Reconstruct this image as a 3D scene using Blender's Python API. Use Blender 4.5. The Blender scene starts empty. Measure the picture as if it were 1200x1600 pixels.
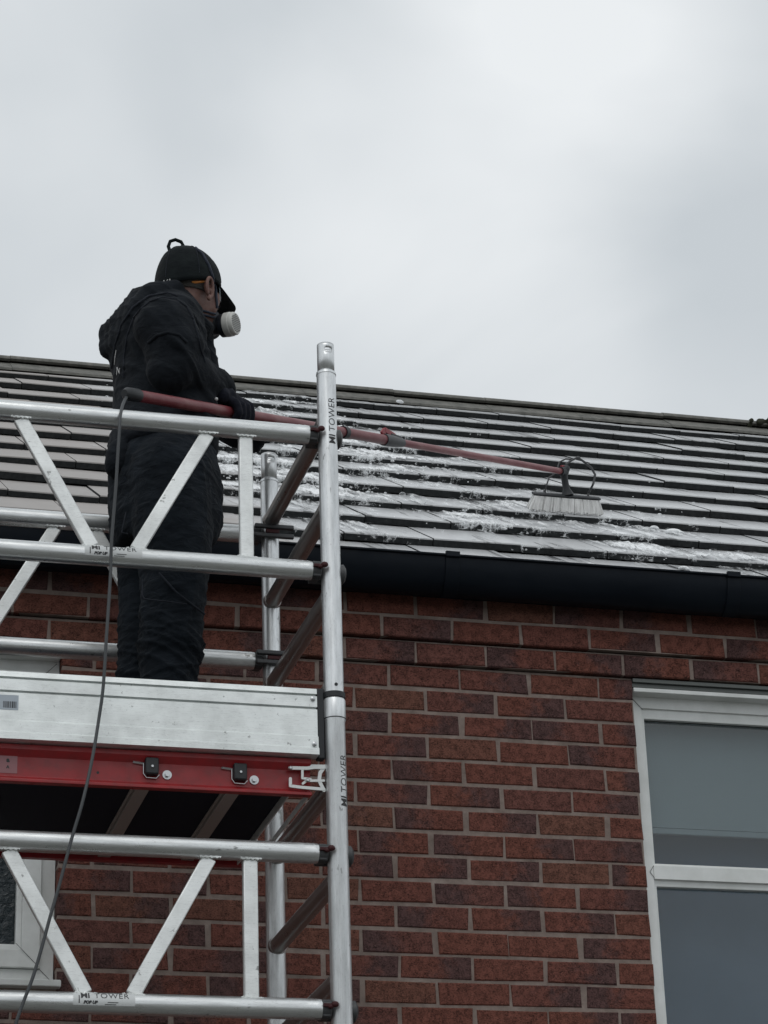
import bpy, bmesh, math, random
import numpy as np
from mathutils import Vector, Matrix, noise
random.seed(7)
S = bpy.context.scene
COL = S.collection
R = math.radians

# ------------------------------------------------------------------ camera
CAM = Vector((-1.8486, -7.0922, -2.9582))
YAW, PITCH, ROLL, FPX = .2699, .4104, -.0341, 4000.0
FW = Vector((math.sin(YAW)*math.cos(PITCH), math.cos(YAW)*math.cos(PITCH), math.sin(PITCH)))
r0 = Vector((math.cos(YAW), -math.sin(YAW), 0)); u0 = r0.cross(FW)
RT = r0*math.cos(ROLL) + u0*math.sin(ROLL); UP = -r0*math.sin(ROLL) + u0*math.cos(ROLL)
cd = bpy.data.cameras.new('camera'); cam = bpy.data.objects.new('camera', cd); COL.objects.link(cam)
cam.matrix_world = Matrix(((RT.x, UP.x, -FW.x, CAM.x), (RT.y, UP.y, -FW.y, CAM.y), (RT.z, UP.z, -FW.z, CAM.z), (0, 0, 0, 1)))
cd.sensor_fit = 'VERTICAL'; cd.sensor_height = 24; cd.lens = FPX/1600*24
cd.clip_start = .05; cd.clip_end = 600
S.camera = cam

def P(x, y, Y):
    """point on the vertical plane at depth Y (metres in front of the house wall) along one sight line"""
    d = FW + RT*((x-600)/FPX) - UP*((y-800)/FPX)
    return CAM + d*((Y-CAM.y)/d.y)

# ------------------------------------------------------------------ sky and sun
SUN_EL, SUN_ROT = R(52), R(200)
W = bpy.data.worlds.new('World'); S.world = W; W.use_nodes = True
nt = W.node_tree; nt.nodes.clear()
def N(nt, t, **k):
    n = nt.nodes.new(t)
    for a, v in k.items(): setattr(n, a, v)
    return n
wo = N(nt, 'ShaderNodeOutputWorld'); bg = N(nt, 'ShaderNodeBackground'); bg2 = N(nt, 'ShaderNodeBackground')
sky = N(nt, 'ShaderNodeTexSky', sky_type='NISHITA'); sky.sun_disc = False; sky.sun_elevation = SUN_EL; sky.sun_rotation = SUN_ROT
sky.dust_density = 3
tc = N(nt, 'ShaderNodeTexCoord'); mp = N(nt, 'ShaderNodeMapping'); mp.inputs['Scale'].default_value = (1, 1, 1.5); mp.inputs['Location'].default_value = (.35, .1, .2)
n1 = N(nt, 'ShaderNodeTexNoise'); n1.inputs['Scale'].default_value = 3.6; n1.inputs['Detail'].default_value = 5; n1.inputs['Roughness'].default_value = .48; n1.inputs['Distortion'].default_value = .35
cr = N(nt, 'ShaderNodeValToRGB')
cr.color_ramp.elements[0].position = .26; cr.color_ramp.elements[0].color = (.60, .645, .68, 1)
cr.color_ramp.elements[1].position = .74; cr.color_ramp.elements[1].color = (.88, .91, .93, 1)
nt.links.new(tc.outputs['Generated'], mp.inputs['Vector']); nt.links.new(mp.outputs[0], n1.inputs['Vector'])
def lobe(px, py, deg, amt, prev):
    d = (FW + RT*((px-600)/FPX) - UP*((py-800)/FPX)).normalized()
    vm = N(nt, 'ShaderNodeVectorMath', operation='DOT_PRODUCT'); nrmz = N(nt, 'ShaderNodeVectorMath', operation='NORMALIZE')
    nt.links.new(tc.outputs['Generated'], nrmz.inputs[0]); nt.links.new(nrmz.outputs[0], vm.inputs[0]); vm.inputs[1].default_value = d
    ws = N(nt, 'ShaderNodeMath', operation='MULTIPLY_ADD'); nt.links.new(n1.outputs['Fac'], ws.inputs[0]); ws.inputs[1].default_value = (1-math.cos(R(deg)))*1.2; nt.links.new(vm.outputs['Value'], ws.inputs[2])
    mr = N(nt, 'ShaderNodeMapRange', interpolation_type='SMOOTHERSTEP'); mr.inputs['From Min'].default_value = math.cos(R(deg))+(1-math.cos(R(deg)))*.6; mr.inputs['From Max'].default_value = 1+(1-math.cos(R(deg)))*.6
    nt.links.new(ws.outputs[0], mr.inputs['Value'])
    ma = N(nt, 'ShaderNodeMath', operation='MULTIPLY_ADD'); nt.links.new(mr.outputs[0], ma.inputs[0]); ma.inputs[1].default_value = amt; nt.links.new(prev, ma.inputs[2]); return ma.outputs[0]
f_ = n1.outputs['Fac']
for a_ in ((720, 260, 7, .20), (1250, 330, 6, -.12), (430, 110, 4.5, -.13), (60, 160, 6, -.06), (760, 560, 5, .08), (960, 60, 4, .10)): f_ = lobe(*a_, f_)
nt.links.new(f_, cr.inputs['Fac']); nt.links.new(cr.outputs[0], bg.inputs['Color'])
nt.links.new(sky.outputs[0], bg2.inputs['Color']); bg2.inputs['Strength'].default_value = .05; bg.inputs['Strength'].default_value = 1.0
mxw = N(nt, 'ShaderNodeMixShader'); mxw.inputs[0].default_value = .06
nt.links.new(bg.outputs[0], mxw.inputs[1]); nt.links.new(bg2.outputs[0], mxw.inputs[2]); nt.links.new(mxw.outputs[0], wo.inputs['Surface'])
sl = bpy.data.lights.new('sun', 'SUN'); sl.energy = .5; sl.angle = R(35); sl.color = (1, .98, .95)
so = bpy.data.objects.new('sun', sl); COL.objects.link(so)
sd = Vector((math.sin(SUN_ROT)*math.cos(SUN_EL), math.cos(SUN_ROT)*math.cos(SUN_EL), math.sin(SUN_EL)))
so.rotation_euler = sd.to_track_quat('Z', 'Y').to_euler()
S.view_settings.view_transform = 'Standard'; S.view_settings.look = 'None'; S.view_settings.exposure = 0; S.view_settings.gamma = 1

# ------------------------------------------------------------------ materials
def mat(name, col, rough=.6, metal=0, spec=.5):
    m = bpy.data.materials.new(name); m.use_nodes = True
    b = m.node_tree.nodes['Principled BSDF']
    b.inputs['Base Color'].default_value = (*col, 1); b.inputs['Roughness'].default_value = rough
    b.inputs['Metallic'].default_value = metal; b.inputs['Specular IOR Level'].default_value = spec
    return m, m.node_tree, b
def ramp(nt, fac, stops):
    r = N(nt, 'ShaderNodeValToRGB'); el = r.color_ramp.elements
    while len(el) < len(stops): el.new(.5)
    for e, (p, c) in zip(el, stops): e.position = p; e.color = (*c, 1) if len(c) == 3 else c
    nt.links.new(fac, r.inputs['Fac']); return r.outputs[0]
def g3(v): return (v, v, v)
def nz(nt, scale, detail=3, rough=.5, stretch=None, coord='Object', dist=0, rot=None):
    t = N(nt, 'ShaderNodeTexCoord'); n = N(nt, 'ShaderNodeTexNoise')
    n.inputs['Scale'].default_value = scale; n.inputs['Detail'].default_value = detail; n.inputs['Roughness'].default_value = rough; n.inputs['Distortion'].default_value = dist
    o = t.outputs[coord]
    if stretch or rot:
        mp = N(nt, 'ShaderNodeMapping')
        if stretch: mp.inputs['Scale'].default_value = stretch
        if rot: mp.inputs['Rotation'].default_value = rot
        nt.links.new(o, mp.inputs['Vector']); o = mp.outputs[0]
    nt.links.new(o, n.inputs['Vector']); return n.outputs['Fac']
def mix(nt, fac, a, b, mode='MIX'):
    m = N(nt, 'ShaderNodeMix', data_type='RGBA', blend_type=mode)
    for s, v in ((m.inputs[0], fac), (m.inputs[6], a), (m.inputs[7], b)):
        if hasattr(v, 'links') or isinstance(v, bpy.types.NodeSocket): nt.links.new(v, s)
        elif isinstance(v, (int, float)): s.default_value = v
        else: s.default_value = (*v, 1)
    return m.outputs[2]
def mth(nt, op, a, b=0.0, c=None):
    m = N(nt, 'ShaderNodeMath', operation=op)
    for i, v in enumerate((a, b, c)):
        if v is None: continue
        if isinstance(v, bpy.types.NodeSocket): nt.links.new(v, m.inputs[i])
        else: m.inputs[i].default_value = v
    return m.outputs[0]
def bump(nt, b, h, strength=.3, dist=.002, prev=None):
    n = N(nt, 'ShaderNodeBump'); n.inputs['Strength'].default_value = strength; n.inputs['Distance'].default_value = dist
    nt.links.new(h, n.inputs['Height'])
    if prev: nt.links.new(prev, n.inputs['Normal'])
    nt.links.new(n.outputs[0], b.inputs['Normal']); return n.outputs[0]
L = lambda nt, a, b: nt.links.new(a, b)

def aluminium(name, axis='x', tint=(.80, .82, .82), rough=(.24, .42), dirt=1.0, stk=.80):
    m, nt, b = mat(name, tint, .4, .85)
    st = {'x': (1, 14, 14), 'z': (14, 14, 1), 'y': (14, 1, 14), 'f': (3, 3, 3)}[axis]
    streak = nz(nt, 9, 4, .65, st)
    cloud = nz(nt, 11, 5, .65, {'x': (1, 4, 4), 'z': (4, 4, 1), 'y': (4, 1, 4), 'f': (1, 1, 1)}[axis])
    marks = ramp(nt, nz(nt, 38, 3, .7, tuple(.35 if s == 1 else 1.0 for s in st)), [(.66, g3(0)), (.71, g3(1))])
    c = mix(nt, ramp(nt, streak, [(.35, g3(0)), (.68, g3(1))]), tuple(t*stk for t in tint), tint)
    c = mix(nt, ramp(nt, cloud, [(.45, g3(0)), (.75, g3(.38*dirt))]), c, (.40, .41, .41))
    c = mix(nt, mth(nt, 'MULTIPLY', marks, .75*dirt), c, (.10, .10, .095))
    ss = (1.2, 18, 18) if axis in 'xf' else ((18, 18, 1.2) if axis == 'z' else (18, 1.2, 18))
    scr = ramp(nt, mth(nt, 'ABSOLUTE', mth(nt, 'SUBTRACT', nz(nt, 11, 3, .6, ss, rot=(.12, .2, .15)), .5)), [(.0, g3(1)), (.012, g3(0))])
    c = mix(nt, mth(nt, 'MULTIPLY', scr, .45*dirt), c, (.22, .22, .22))
    L(nt, c, b.inputs['Base Color'])
    L(nt, ramp(nt, cloud, [(.3, g3(rough[0])), (.7, g3(rough[1]))]), b.inputs['Roughness'])
    bump(nt, b, streak, .12, .001)
    return m
M = {}
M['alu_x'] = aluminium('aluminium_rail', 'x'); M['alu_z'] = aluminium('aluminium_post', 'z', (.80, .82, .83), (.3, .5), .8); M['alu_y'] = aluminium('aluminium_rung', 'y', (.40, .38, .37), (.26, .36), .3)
M['alu_board'] = aluminium('aluminium_board', 'f', (.83, .86, .85), (.45, .65), .7, .95); M['alu_flat'] = aluminium('aluminium_flat', 'f', (.86, .88, .87), (.45, .65), .75, .92)
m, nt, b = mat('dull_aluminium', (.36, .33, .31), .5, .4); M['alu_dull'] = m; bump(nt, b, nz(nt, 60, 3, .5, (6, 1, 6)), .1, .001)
m, nt, b = mat('bracket_casting', (.62, .63, .62), .45, .7); M['cast'] = m; bump(nt, b, nz(nt, 120), .3, .001)
m, nt, b = mat('steel_bolt', (.55, .56, .57), .3, .9); M['steel'] = m
m, nt, b = mat('black_plastic', (.012, .014, .017), .5); M['black'] = m; bump(nt, b, nz(nt, 90), .15, .001)
m, nt, b = mat('grey_plastic', (.045, .047, .05), .5); M['greyplastic'] = m; bump(nt, b, nz(nt, 70), .2, .001)
m, nt, b = mat('maroon_clip', (.05, .011, .013), .6, spec=.3); M['maroon'] = m
m, nt, b = mat('red_beam', (.30, .018, .022), .38); M['red'] = m
c = mix(nt, ramp(nt, nz(nt, 22, 5, .6), [(.4, g3(0)), (.7, g3(1))]), (.31, .016, .02), (.20, .02, .022)); L(nt, c, b.inputs['Base Color'])
L(nt, ramp(nt, nz(nt, 30), [(.3, g3(.3)), (.7, g3(.5))]), b.inputs['Roughness'])
m, nt, b = mat('deck_board', (.005, .009, .018), .7, spec=.2); M['deck'] = m; bump(nt, b, nz(nt, 160), .25, .001)
m, nt, b = mat('print_ink', (.03, .03, .033), .6); M['ink'] = m
m, nt, b = mat('sticker', (.60, .62, .62), .4); M['sticker'] = m
m, nt, b = mat('sticker_blue', (.40, .45, .50), .4); M['stickerb'] = m
m, nt, b = mat('sticker_pink', (.28, .12, .13), .4); M['stickerp'] = m

# brick
m, nt, b = mat('red_brick', (.2, .1, .08), .85, spec=.25); M['brick'] = m
at = N(nt, 'ShaderNodeAttribute'); at.attribute_name = 'tone'; at2 = N(nt, 'ShaderNodeAttribute'); at2.attribute_name = 'tone2'
geo = N(nt, 'ShaderNodeTexCoord')
base = ramp(nt, at.outputs['Fac'], [(0, (.150, .062, .051)), (.4, (.168, .061, .046)), (.85, (.176, .064, .046)), (1, (.166, .073, .052))])
dk = ramp(nt, at2.outputs['Fac'], [(.42, g3(0)), (.62, g3(1))])
soft = ramp(nt, nz(nt, 30, 4, .6), [(.36, g3(.15)), (.58, g3(1))])
dkn = ramp(nt, mth(nt, 'ADD', at2.outputs['Fac'], mth(nt, 'MULTIPLY', mth(nt, 'SUBTRACT', nz(nt, 24, 4, .65), .5), 1.1)), [(.42, g3(0)), (.72, g3(.8))])
c = mix(nt, dkn, base, (.088, .052, .052))
fleck = ramp(nt, nz(nt, 170, 4, .7, (1, 1, 1.7)), [(.34, g3(.25)), (.46, g3(.95)), (.68, g3(1.3))])
wn = nz(nt, 95, 2, .5, (1, 1, 1.1), dist=2.2)
worm = ramp(nt, mth(nt, 'ABSOLUTE', mth(nt, 'SUBTRACT', wn, .5)), [(.012, g3(0)), (.05, g3(1))])
wmask = ramp(nt, nz(nt, 40, 3, .6), [(.42, g3(1)), (.60, g3(0))])
worm = mix(nt, wmask, worm, g3(1))
c = mix(nt, 1.0, c, fleck, 'MULTIPLY')
c = mix(nt, 1.0, c, mix(nt, worm, g3(.38), g3(1)), 'MULTIPLY')
L(nt, c, b.inputs['Base Color'])
rus = nz(nt, 150, 3, .6, (1, 1, .42), dist=1.2, rot=(0, .5, 0))
bn = bump(nt, b, rus, .9, .0035); bn = bump(nt, b, worm, .8, .003, bn); bump(nt, b, nz(nt, 30, 3), .5, .005, bn)
m, nt, b = mat('mortar', (.24, .20, .18), .95, spec=.2); M['mortar'] = m
c = ramp(nt, nz(nt, 14, 6, .7), [(.3, (.155, .122, .106)), (.55, (.25, .20, .176)), (.75, (.33, .275, .245))]); L(nt, c, b.inputs['Base Color'])
bump(nt, b, nz(nt, 200, 3), .6, .002)

# roof tile (dry beige at the left, wet grey, lightened for sky glare, where the soapy water has run)
m, nt, b = mat('concrete_tile', (.3, .28, .26), .7); M['tile'] = m
at = N(nt, 'ShaderNodeAttribute'); at.attribute_name = 'tone'
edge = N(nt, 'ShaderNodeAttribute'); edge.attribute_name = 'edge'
geo = N(nt, 'ShaderNodeTexCoord'); sep = N(nt, 'ShaderNodeSeparateXYZ'); L(nt, geo.outputs['Object'], sep.inputs[0])
wetx = mth(nt, 'ADD', sep.outputs['X'], mth(nt, 'MULTIPLY', nz(nt, 2.2, 4), .9))
wet = ramp(nt, mth(nt, 'ADD', wetx, -.0), [(0.02, g3(0)), (.45, g3(1))])
dry = mix(nt, nz(nt, 9, 5, .6), (.43, .41, .395), (.30, .285, .275)); dry = mix(nt, mth(nt, 'MULTIPLY', at.outputs['Fac'], .6), dry, (.38, .35, .33))
wc = mix(nt, nz(nt, 25, 5, .6, (1, .35, .35)), (.66, .67, .68), (.46, .47, .48))  # wet base colour lightened to stand in for the sky's grazing reflection
streak = ramp(nt, nz(nt, 16, 5, .65, (1, .10, .10), dist=.6), [(.56, g3(0)), (.66, g3(1))])
wc = mix(nt, mth(nt, 'MULTIPLY', streak, .8), wc, (.045, .047, .05))
c = mix(nt, wet, dry, wc)
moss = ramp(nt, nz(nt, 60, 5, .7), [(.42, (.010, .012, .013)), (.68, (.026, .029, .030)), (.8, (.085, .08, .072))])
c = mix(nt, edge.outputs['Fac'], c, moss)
L(nt, c, b.inputs['Base Color'])
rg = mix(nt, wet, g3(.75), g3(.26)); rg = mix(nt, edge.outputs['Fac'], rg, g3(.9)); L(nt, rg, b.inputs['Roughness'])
bump(nt, b, nz(nt, 70, 5, .6), .35, .002)
m, nt, b = mat('ridge_tile', (.12, .115, .105), .8); M['ridge'] = m
c = ramp(nt, nz(nt, 22, 5, .65), [(.3, (.075, .078, .070)), (.55, (.145, .142, .128)), (.75, (.22, .21, .19))]); L(nt, c, b.inputs['Base Color']); bump(nt, b, nz(nt, 60, 5), .5, .004)
m, nt, b = mat('moss', (.03, .032, .02), 1); M['moss'] = m
m, nt, b = mat('roof_felt', (.02, .02, .02), .9); M['felt'] = m
m, nt, b = mat('black_gutter', (.010, .014, .021), .5, spec=.14); M['gutter'] = m
c = ramp(nt, nz(nt, 9, 5, .6, (.4, 1, 1)), [(.3, (.004, .0065, .011)), (.7, (.007, .0105, .016))]); L(nt, c, b.inputs['Base Color'])
L(nt, ramp(nt, nz(nt, 20), [(.3, g3(.35)), (.7, g3(.6))]), b.inputs['Roughness'])
# foam
m, nt, b = mat('soap_foam', (.95, .97, .98), .22); M['foam'] = m
b.inputs['Subsurface Weight'].default_value = 0
vor = N(nt, 'ShaderNodeTexVoronoi', feature='DISTANCE_TO_EDGE'); vor.inputs['Scale'].default_value = 62; tcx = N(nt, 'ShaderNodeTexCoord')
L(nt, tcx.outputs['Object'], vor.inputs['Vector'])
lace = ramp(nt, vor.outputs['Distance'], [(.02, g3(1)), (.10, g3(0))])
fa = N(nt, 'ShaderNodeAttribute'); fa.attribute_name = 'dens'
stk_ = nz(nt, 34, 5, .7, (1, .16, .16), dist=.5)
al = mth(nt, 'ADD', mth(nt, 'MULTIPLY', lace, .40), mth(nt, 'MULTIPLY', mth(nt, 'SUBTRACT', fa.outputs['Fac'], .50), 1.7))
al = mth(nt, 'ADD', al, mth(nt, 'MULTIPLY', mth(nt, 'SUBTRACT', stk_, .46), 3.2))
al = mth(nt, 'ADD', al, mth(nt, 'MULTIPLY', mth(nt, 'SUBTRACT', nz(nt, 120, 4, .7), .5), 1.6))
cl = N(nt, 'ShaderNodeClamp'); L(nt, al, cl.inputs[0]); L(nt, cl.outputs[0], b.inputs['Alpha'])
bump(nt, b, nz(nt, 150, 4), .6, .003)
m, nt, b = mat('bubble_film', (.9, .92, .93), .08); M['bubble'] = m
lw = N(nt, 'ShaderNodeLayerWeight'); lw.inputs[0].default_value = .35
L(nt, ramp(nt, lw.outputs['Facing'], [(.2, g3(.10)), (.85, g3(.8))]), b.inputs['Alpha'])
# window
m, nt, b = mat('white_upvc', (.66, .67, .65), .32); M['upvc'] = m
c = mix(nt, ramp(nt, nz(nt, 7, 6, .65), [(.4, g3(0)), (.75, g3(1))]), (.76, .78, .77), (.60, .62, .60)); L(nt, c, b.inputs['Base Color'])
m, nt, b = mat('gasket', (.015, .016, .017), .6); M['gasket'] = m
m, nt, b = mat('lintel_metal', (.10, .11, .105), .5); M['lintel'] = m
m, nt, b = mat('window_glass', (.9, .95, .97), .0); M['glass'] = m
b.inputs['Transmission Weight'].default_value = 1; b.inputs['IOR'].default_value = 1.5
m, nt, b = mat('obscure_glass', (.02, .03, .035), .06); M['obscure'] = m; bump(nt, b, nz(nt, 45, 3, .6, dist=1), .9, .006)
m, nt, b = mat('blind_fabric', (.24, .30, .315), .9); M['blind'] = m; bump(nt, b, nz(nt, 150), .2, .002)
m, nt, b = mat('pane_backing_tone', (.15, .19, .24), .9); M['pane_backing'] = m
c = ramp(nt, nz(nt, 3, 4), [(.35, (.08, .13, .185)), (.7, (.115, .17, .23))]); L(nt, c, b.inputs['Base Color'])
# person
def cloth(name, c1, c2, sc=18, bs=.5):
    m, nt, b = mat(name, c1, .95, spec=.12)
    L(nt, mix(nt, ramp(nt, nz(nt, sc, 5, .6), [(.4, g3(0)), (.7, g3(1))]), c1, c2), b.inputs['Base Color'])
    f = bump(nt, b, nz(nt, 420, 2), .25, .001)
    bump(nt, b, nz(nt, sc*1.3, 4, .55, (1, 1, 1.8), dist=.8), bs, .012, f)
    b.inputs['Sheen Weight'].default_value = .03
    return m
M['hoodie'] = cloth('hoodie_fabric', (.009, .0112, .0145), (.0145, .0175, .022), 18, .5)
M['trousers'] = cloth('trouser_fabric', (.0085, .0115, .0155), (.0145, .019, .025), 16, .8)
M['piping'] = cloth('hoodie_piping', (.020, .023, .03), (.03, .034, .042))
M['cap'] = cloth('cap_fabric', (.008, .0105, .012), (.013, .017, .018), 30, .2)
M['glove'] = cloth('glove_fabric', (.009, .010, .016), (.016, .018, .026), 40, .3)
m, nt, b = mat('skin', (.33, .19, .15), .55, spec=.35); M['skin'] = m
L(nt, mix(nt, ramp(nt, nz(nt, 40, 5, .6), [(.4, g3(0)), (.7, g3(1))]), (.20, .115, .095), (.145, .072, .062)), b.inputs['Base Color'])
b.inputs['Subsurface Weight'].default_value = .12; b.inputs['Subsurface Radius'].default_value = (.01, .004, .002); bump(nt, b, nz(nt, 260, 3), .25, .001)
m, nt, b = mat('short_grey_hair', (.07, .065, .06), .9); M['hair'] = m; bump(nt, b, nz(nt, 400, 2), .8, .003)
m, nt, b = mat('rubber_mask', (.012, .016, .024), .55); M['rubber'] = m
m, nt, b = mat('mask_strap', (.016, .022, .040), .7); M['strap'] = m
m, nt, b = mat('filter_white', (.60, .60, .57), .55); M['filter'] = m
m, nt, b = mat('filter_groove', (.20, .20, .19), .7); M['groove'] = m; b.inputs['Base Color'].default_value = (.12, .12, .115, 1)
m, nt, b = mat('orange_plastic', (.75, .27, .05), .4); M['orange'] = m
m, nt, b = mat('clear_lens', (.7, .8, .85), .05); b.inputs['Alpha'].default_value = .35; M['lens'] = m
m, nt, b = mat('white_print', (.6, .6, .6), .7); M['white'] = m
m, nt, b = mat('boot_leather', (.02, .018, .016), .6); M['boot'] = m
# pole
m, nt, b = mat('red_pole', (.22, .05, .05), .42); M['pole'] = m
L(nt, mix(nt, ramp(nt, nz(nt, 26, 5, .65, (.35, .35, 1)), [(.42, g3(0)), (.72, g3(1))]), (.165, .026, .034), (.24, .10, .10)), b.inputs['Base Color'])
m, nt, b = mat('hose_rubber', (.045, .05, .055), .5); M['hose'] = m
m, nt, b = mat('brush_bristle', (.50, .50, .49), .8); M['bristle'] = m
L(nt, ramp(nt, nz(nt, 60, 4, .6, (1, 1, .12)), [(.3, (.60, .60, .59)), (.6, (.80, .80, .79))]), b.inputs['Base Color'])
bump(nt, b, nz(nt, 220, 2, .5, (1, 1, .06)), .8, .003)
m, nt, b = mat('red_clip', (.22, .014, .022), .45); M['redclip'] = m
m, nt, b = mat('ground_paving', (.12, .12, .11), .9); M['ground'] = m
L(nt, ramp(nt, nz(nt, 1.5, 6, .6), [(.3, (.08, .085, .075)), (.7, (.15, .145, .135))]), b.inputs['Base Color'])

# ------------------------------------------------------------------ mesh helpers
class MB:
    def __init__(s): s.v = []; s.f = []; s.att = {}
    def add(s, vs, fs, **att):
        o = len(s.v); s.v += [tuple(v) for v in vs]; n0 = len(s.f); s.f += [tuple(i+o for i in f) for f in fs]
        for k, val in att.items(): s.att.setdefault(k, {}); [s.att[k].__setitem__(n0+i, (val[i] if isinstance(val, (list, tuple)) else val)) for i in range(len(fs))]
        return s
    def box(s, a, b, mtx=None, **att):
        x0, y0, z0 = a; x1, y1, z1 = b
        vs = [Vector(p) for p in ((x0, y0, z0), (x1, y0, z0), (x1, y1, z0), (x0, y1, z0), (x0, y0, z1), (x1, y0, z1), (x1, y1, z1), (x0, y1, z1))]
        if mtx: vs = [mtx @ v for v in vs]
        return s.add(vs, [(0, 3, 2, 1), (4, 5, 6, 7), (0, 1, 5, 4), (1, 2, 6, 5), (2, 3, 7, 6), (3, 0, 4, 7)], **att)
    def bar(s, p0, p1, w, t, nrm=Vector((0, -1, 0))):
        """flat bar p0-p1, width w in the plane across nrm, thickness t along nrm"""
        p0, p1 = Vector(p0), Vector(p1); d = (p1-p0).normalized(); n = (nrm - d*nrm.dot(d)).normalized(); q = d.cross(n)
        mt = Matrix(((d.x, q.x, n.x, p0.x), (d.y, q.y, n.y, p0.y), (d.z, q.z, n.z, p0.z), (0, 0, 0, 1)))
        return s.box((0, -w/2, -t/2), ((p1-p0).length, w/2, t/2), mt)
    def tube(s, pts, rad, n=16, caps=True, flat=None):
        pts = [Vector(p) for p in pts]
        if not hasattr(rad, '__len__'): rad = [rad]*len(pts)
        vs = []; fs = []; prev = None
        for i, p in enumerate(pts):
            d = (pts[min(i+1, len(pts)-1)]-pts[max(i-1, 0)]).normalized()
            if prev is None: a = d.orthogonal().normalized()
            else: a = (prev - d*prev.dot(d)).normalized()
            prev = a; c = d.cross(a)
            for k in range(n):
                t = 2*math.pi*k/n; vs.append(p + (a*math.cos(t)+c*math.sin(t))*rad[i])
        for i in range(len(pts)-1):
            for k in range(n):
                k2 = (k+1) % n; fs.append((i*n+k, i*n+k2, (i+1)*n+k2, (i+1)*n+k))
        if caps: fs.append(tuple(range(n))[::-1]); fs.append(tuple((len(pts)-1)*n+k for k in range(n)))
        return s.add(vs, fs)
    def cyl(s, p0, p1, r, n=24, caps=True, r1=None): return s.tube([p0, p1], [r, r if r1 is None else r1], n, caps)
    def ball(s, c, ax, n=16, m=10, basis=None):
        c = Vector(c); B = basis or Matrix.Identity(3); vs = []; fs = []
        if not hasattr(ax, '__len__'): ax = (ax, ax, ax)
        for j in range(1, m):
            ph = math.pi*j/m
            for k in range(n):
                t = 2*math.pi*k/n
                vs.append(c + B @ Vector((ax[0]*math.sin(ph)*math.cos(t), ax[1]*math.sin(ph)*math.sin(t), ax[2]*math.cos(ph))))
        top = len(vs); vs.append(c + B @ Vector((0, 0, ax[2]))); vs.append(c + B @ Vector((0, 0, -ax[2])))
        for j in range(m-2):
            for k in range(n):
                k2 = (k+1) % n; fs.append((j*n+k, (j+1)*n+k, (j+1)*n+k2, j*n+k2))
        for k in range(n):
            k2 = (k+1) % n; fs.append((top, k, k2)); fs.append((top+1, (m-2)*n+k2, (m-2)*n+k))
        return s.add(vs, fs)
    def limb(s, pts, rad, n=18):
        """tapered capsule chain, for remeshing"""
        s.tube(pts, rad, n)
        for p, r in zip(pts, rad if hasattr(rad, '__len__') else [rad]*len(pts)): s.ball(p, r, n, 10)
        return s
    def loft(s, rings, n=28):
        """rings: (centre, forward vec, lateral vec, half f, half l)"""
        vs = []; fs = []
        for c, f, l, a, bb in rings:
            for k in range(n):
                t = 2*math.pi*k/n; vs.append(Vector(c) + f*(a*math.cos(t)) + l*(bb*math.sin(t)))
        for i in range(len(rings)-1):
            for k in range(n):
                k2 = (k+1) % n; fs.append((i*n+k, i*n+k2, (i+1)*n+k2, (i+1)*n+k))
        fs.append(tuple(range(n))[::-1]); fs.append(tuple((len(rings)-1)*n+k for k in range(n)))
        return s.add(vs, fs)
    def prism(s, prof, x0, x1):
        """closed (Y,Z) profile extruded along X"""
        n = len(prof); vs = [(x0, y, z) for y, z in prof]+[(x1, y, z) for y, z in prof]
        fs = [(i, (i+1) % n, (i+1) % n+n, i+n) for i in range(n)]+[tuple(range(n))[::-1], tuple(range(n, 2*n))]
        return s.add(vs, fs)
    def mesh(s, name):
        me = bpy.data.meshes.new(name); me.from_pydata(s.v, [], s.f)
        for k, d in s.att.items():
            a = me.attributes.new(k, 'FLOAT', 'FACE'); a.data.foreach_set('value', [float(d.get(i, 0)) for i in range(len(s.f))])
        me.update(); return me
    def build(s, name, m, parent=None, smooth=35, bevel=0, seg=2, fixn=True):
        me = s.mesh(name); return put(me, name, m, parent, smooth, bevel, seg, fixn)
def build_each(mb, name, m, parent=None, **kw):
    """one object per loose piece"""
    par = list(range(len(mb.v)))
    def find(a):
        while par[a] != a: par[a] = par[par[a]]; a = par[a]
        return a
    for f in mb.f:
        for i in f[1:]: par[find(i)] = find(f[0])
    groups = {}
    for f in mb.f: groups.setdefault(find(f[0]), []).append(f)
    for fs in groups.values():
        ids = sorted({i for f in fs for i in f}); mp_ = {j: k for k, j in enumerate(ids)}
        b = MB(); b.add([mb.v[i] for i in ids], [tuple(mp_[i] for i in f) for f in fs]); b.build(name, m, parent, **kw)
def put(me, name, m, parent=None, smooth=35, bevel=0, seg=2, fixn=True):
    if fixn:
        bm = bmesh.new(); bm.from_mesh(me); bmesh.ops.recalc_face_normals(bm, faces=bm.faces); bm.to_mesh(me); bm.free()
    o = bpy.data.objects.new(name, me); COL.objects.link(o)
    for mm in (m if isinstance(m, (list, tuple)) else [m]): me.materials.append(M[mm])
    if smooth:
        me.polygons.foreach_set('use_smooth', [True]*len(me.polygons)); me.set_sharp_from_angle(angle=R(smooth))
    if bevel:
        bv = o.modifiers.new('bevel', 'BEVEL'); bv.width = bevel; bv.segments = seg; bv.limit_method = 'ANGLE'; bv.angle_limit = R(40); bv.harden_normals = False
    if parent: o.parent = parent; o.matrix_parent_inverse = parent.matrix_world.inverted()
    return o
def thing(name, label, cat, loc=(0, 0, 0), group=None):
    o = bpy.data.objects.new(name, None); COL.objects.link(o); o.location = loc; o.empty_display_size = .1
    o.matrix_world = Matrix.Translation(Vector(loc)); o['label'] = label; o['category'] = cat
    if group: o['group'] = group
    return o
def structure(o): o['kind'] = 'structure'; return o
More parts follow.
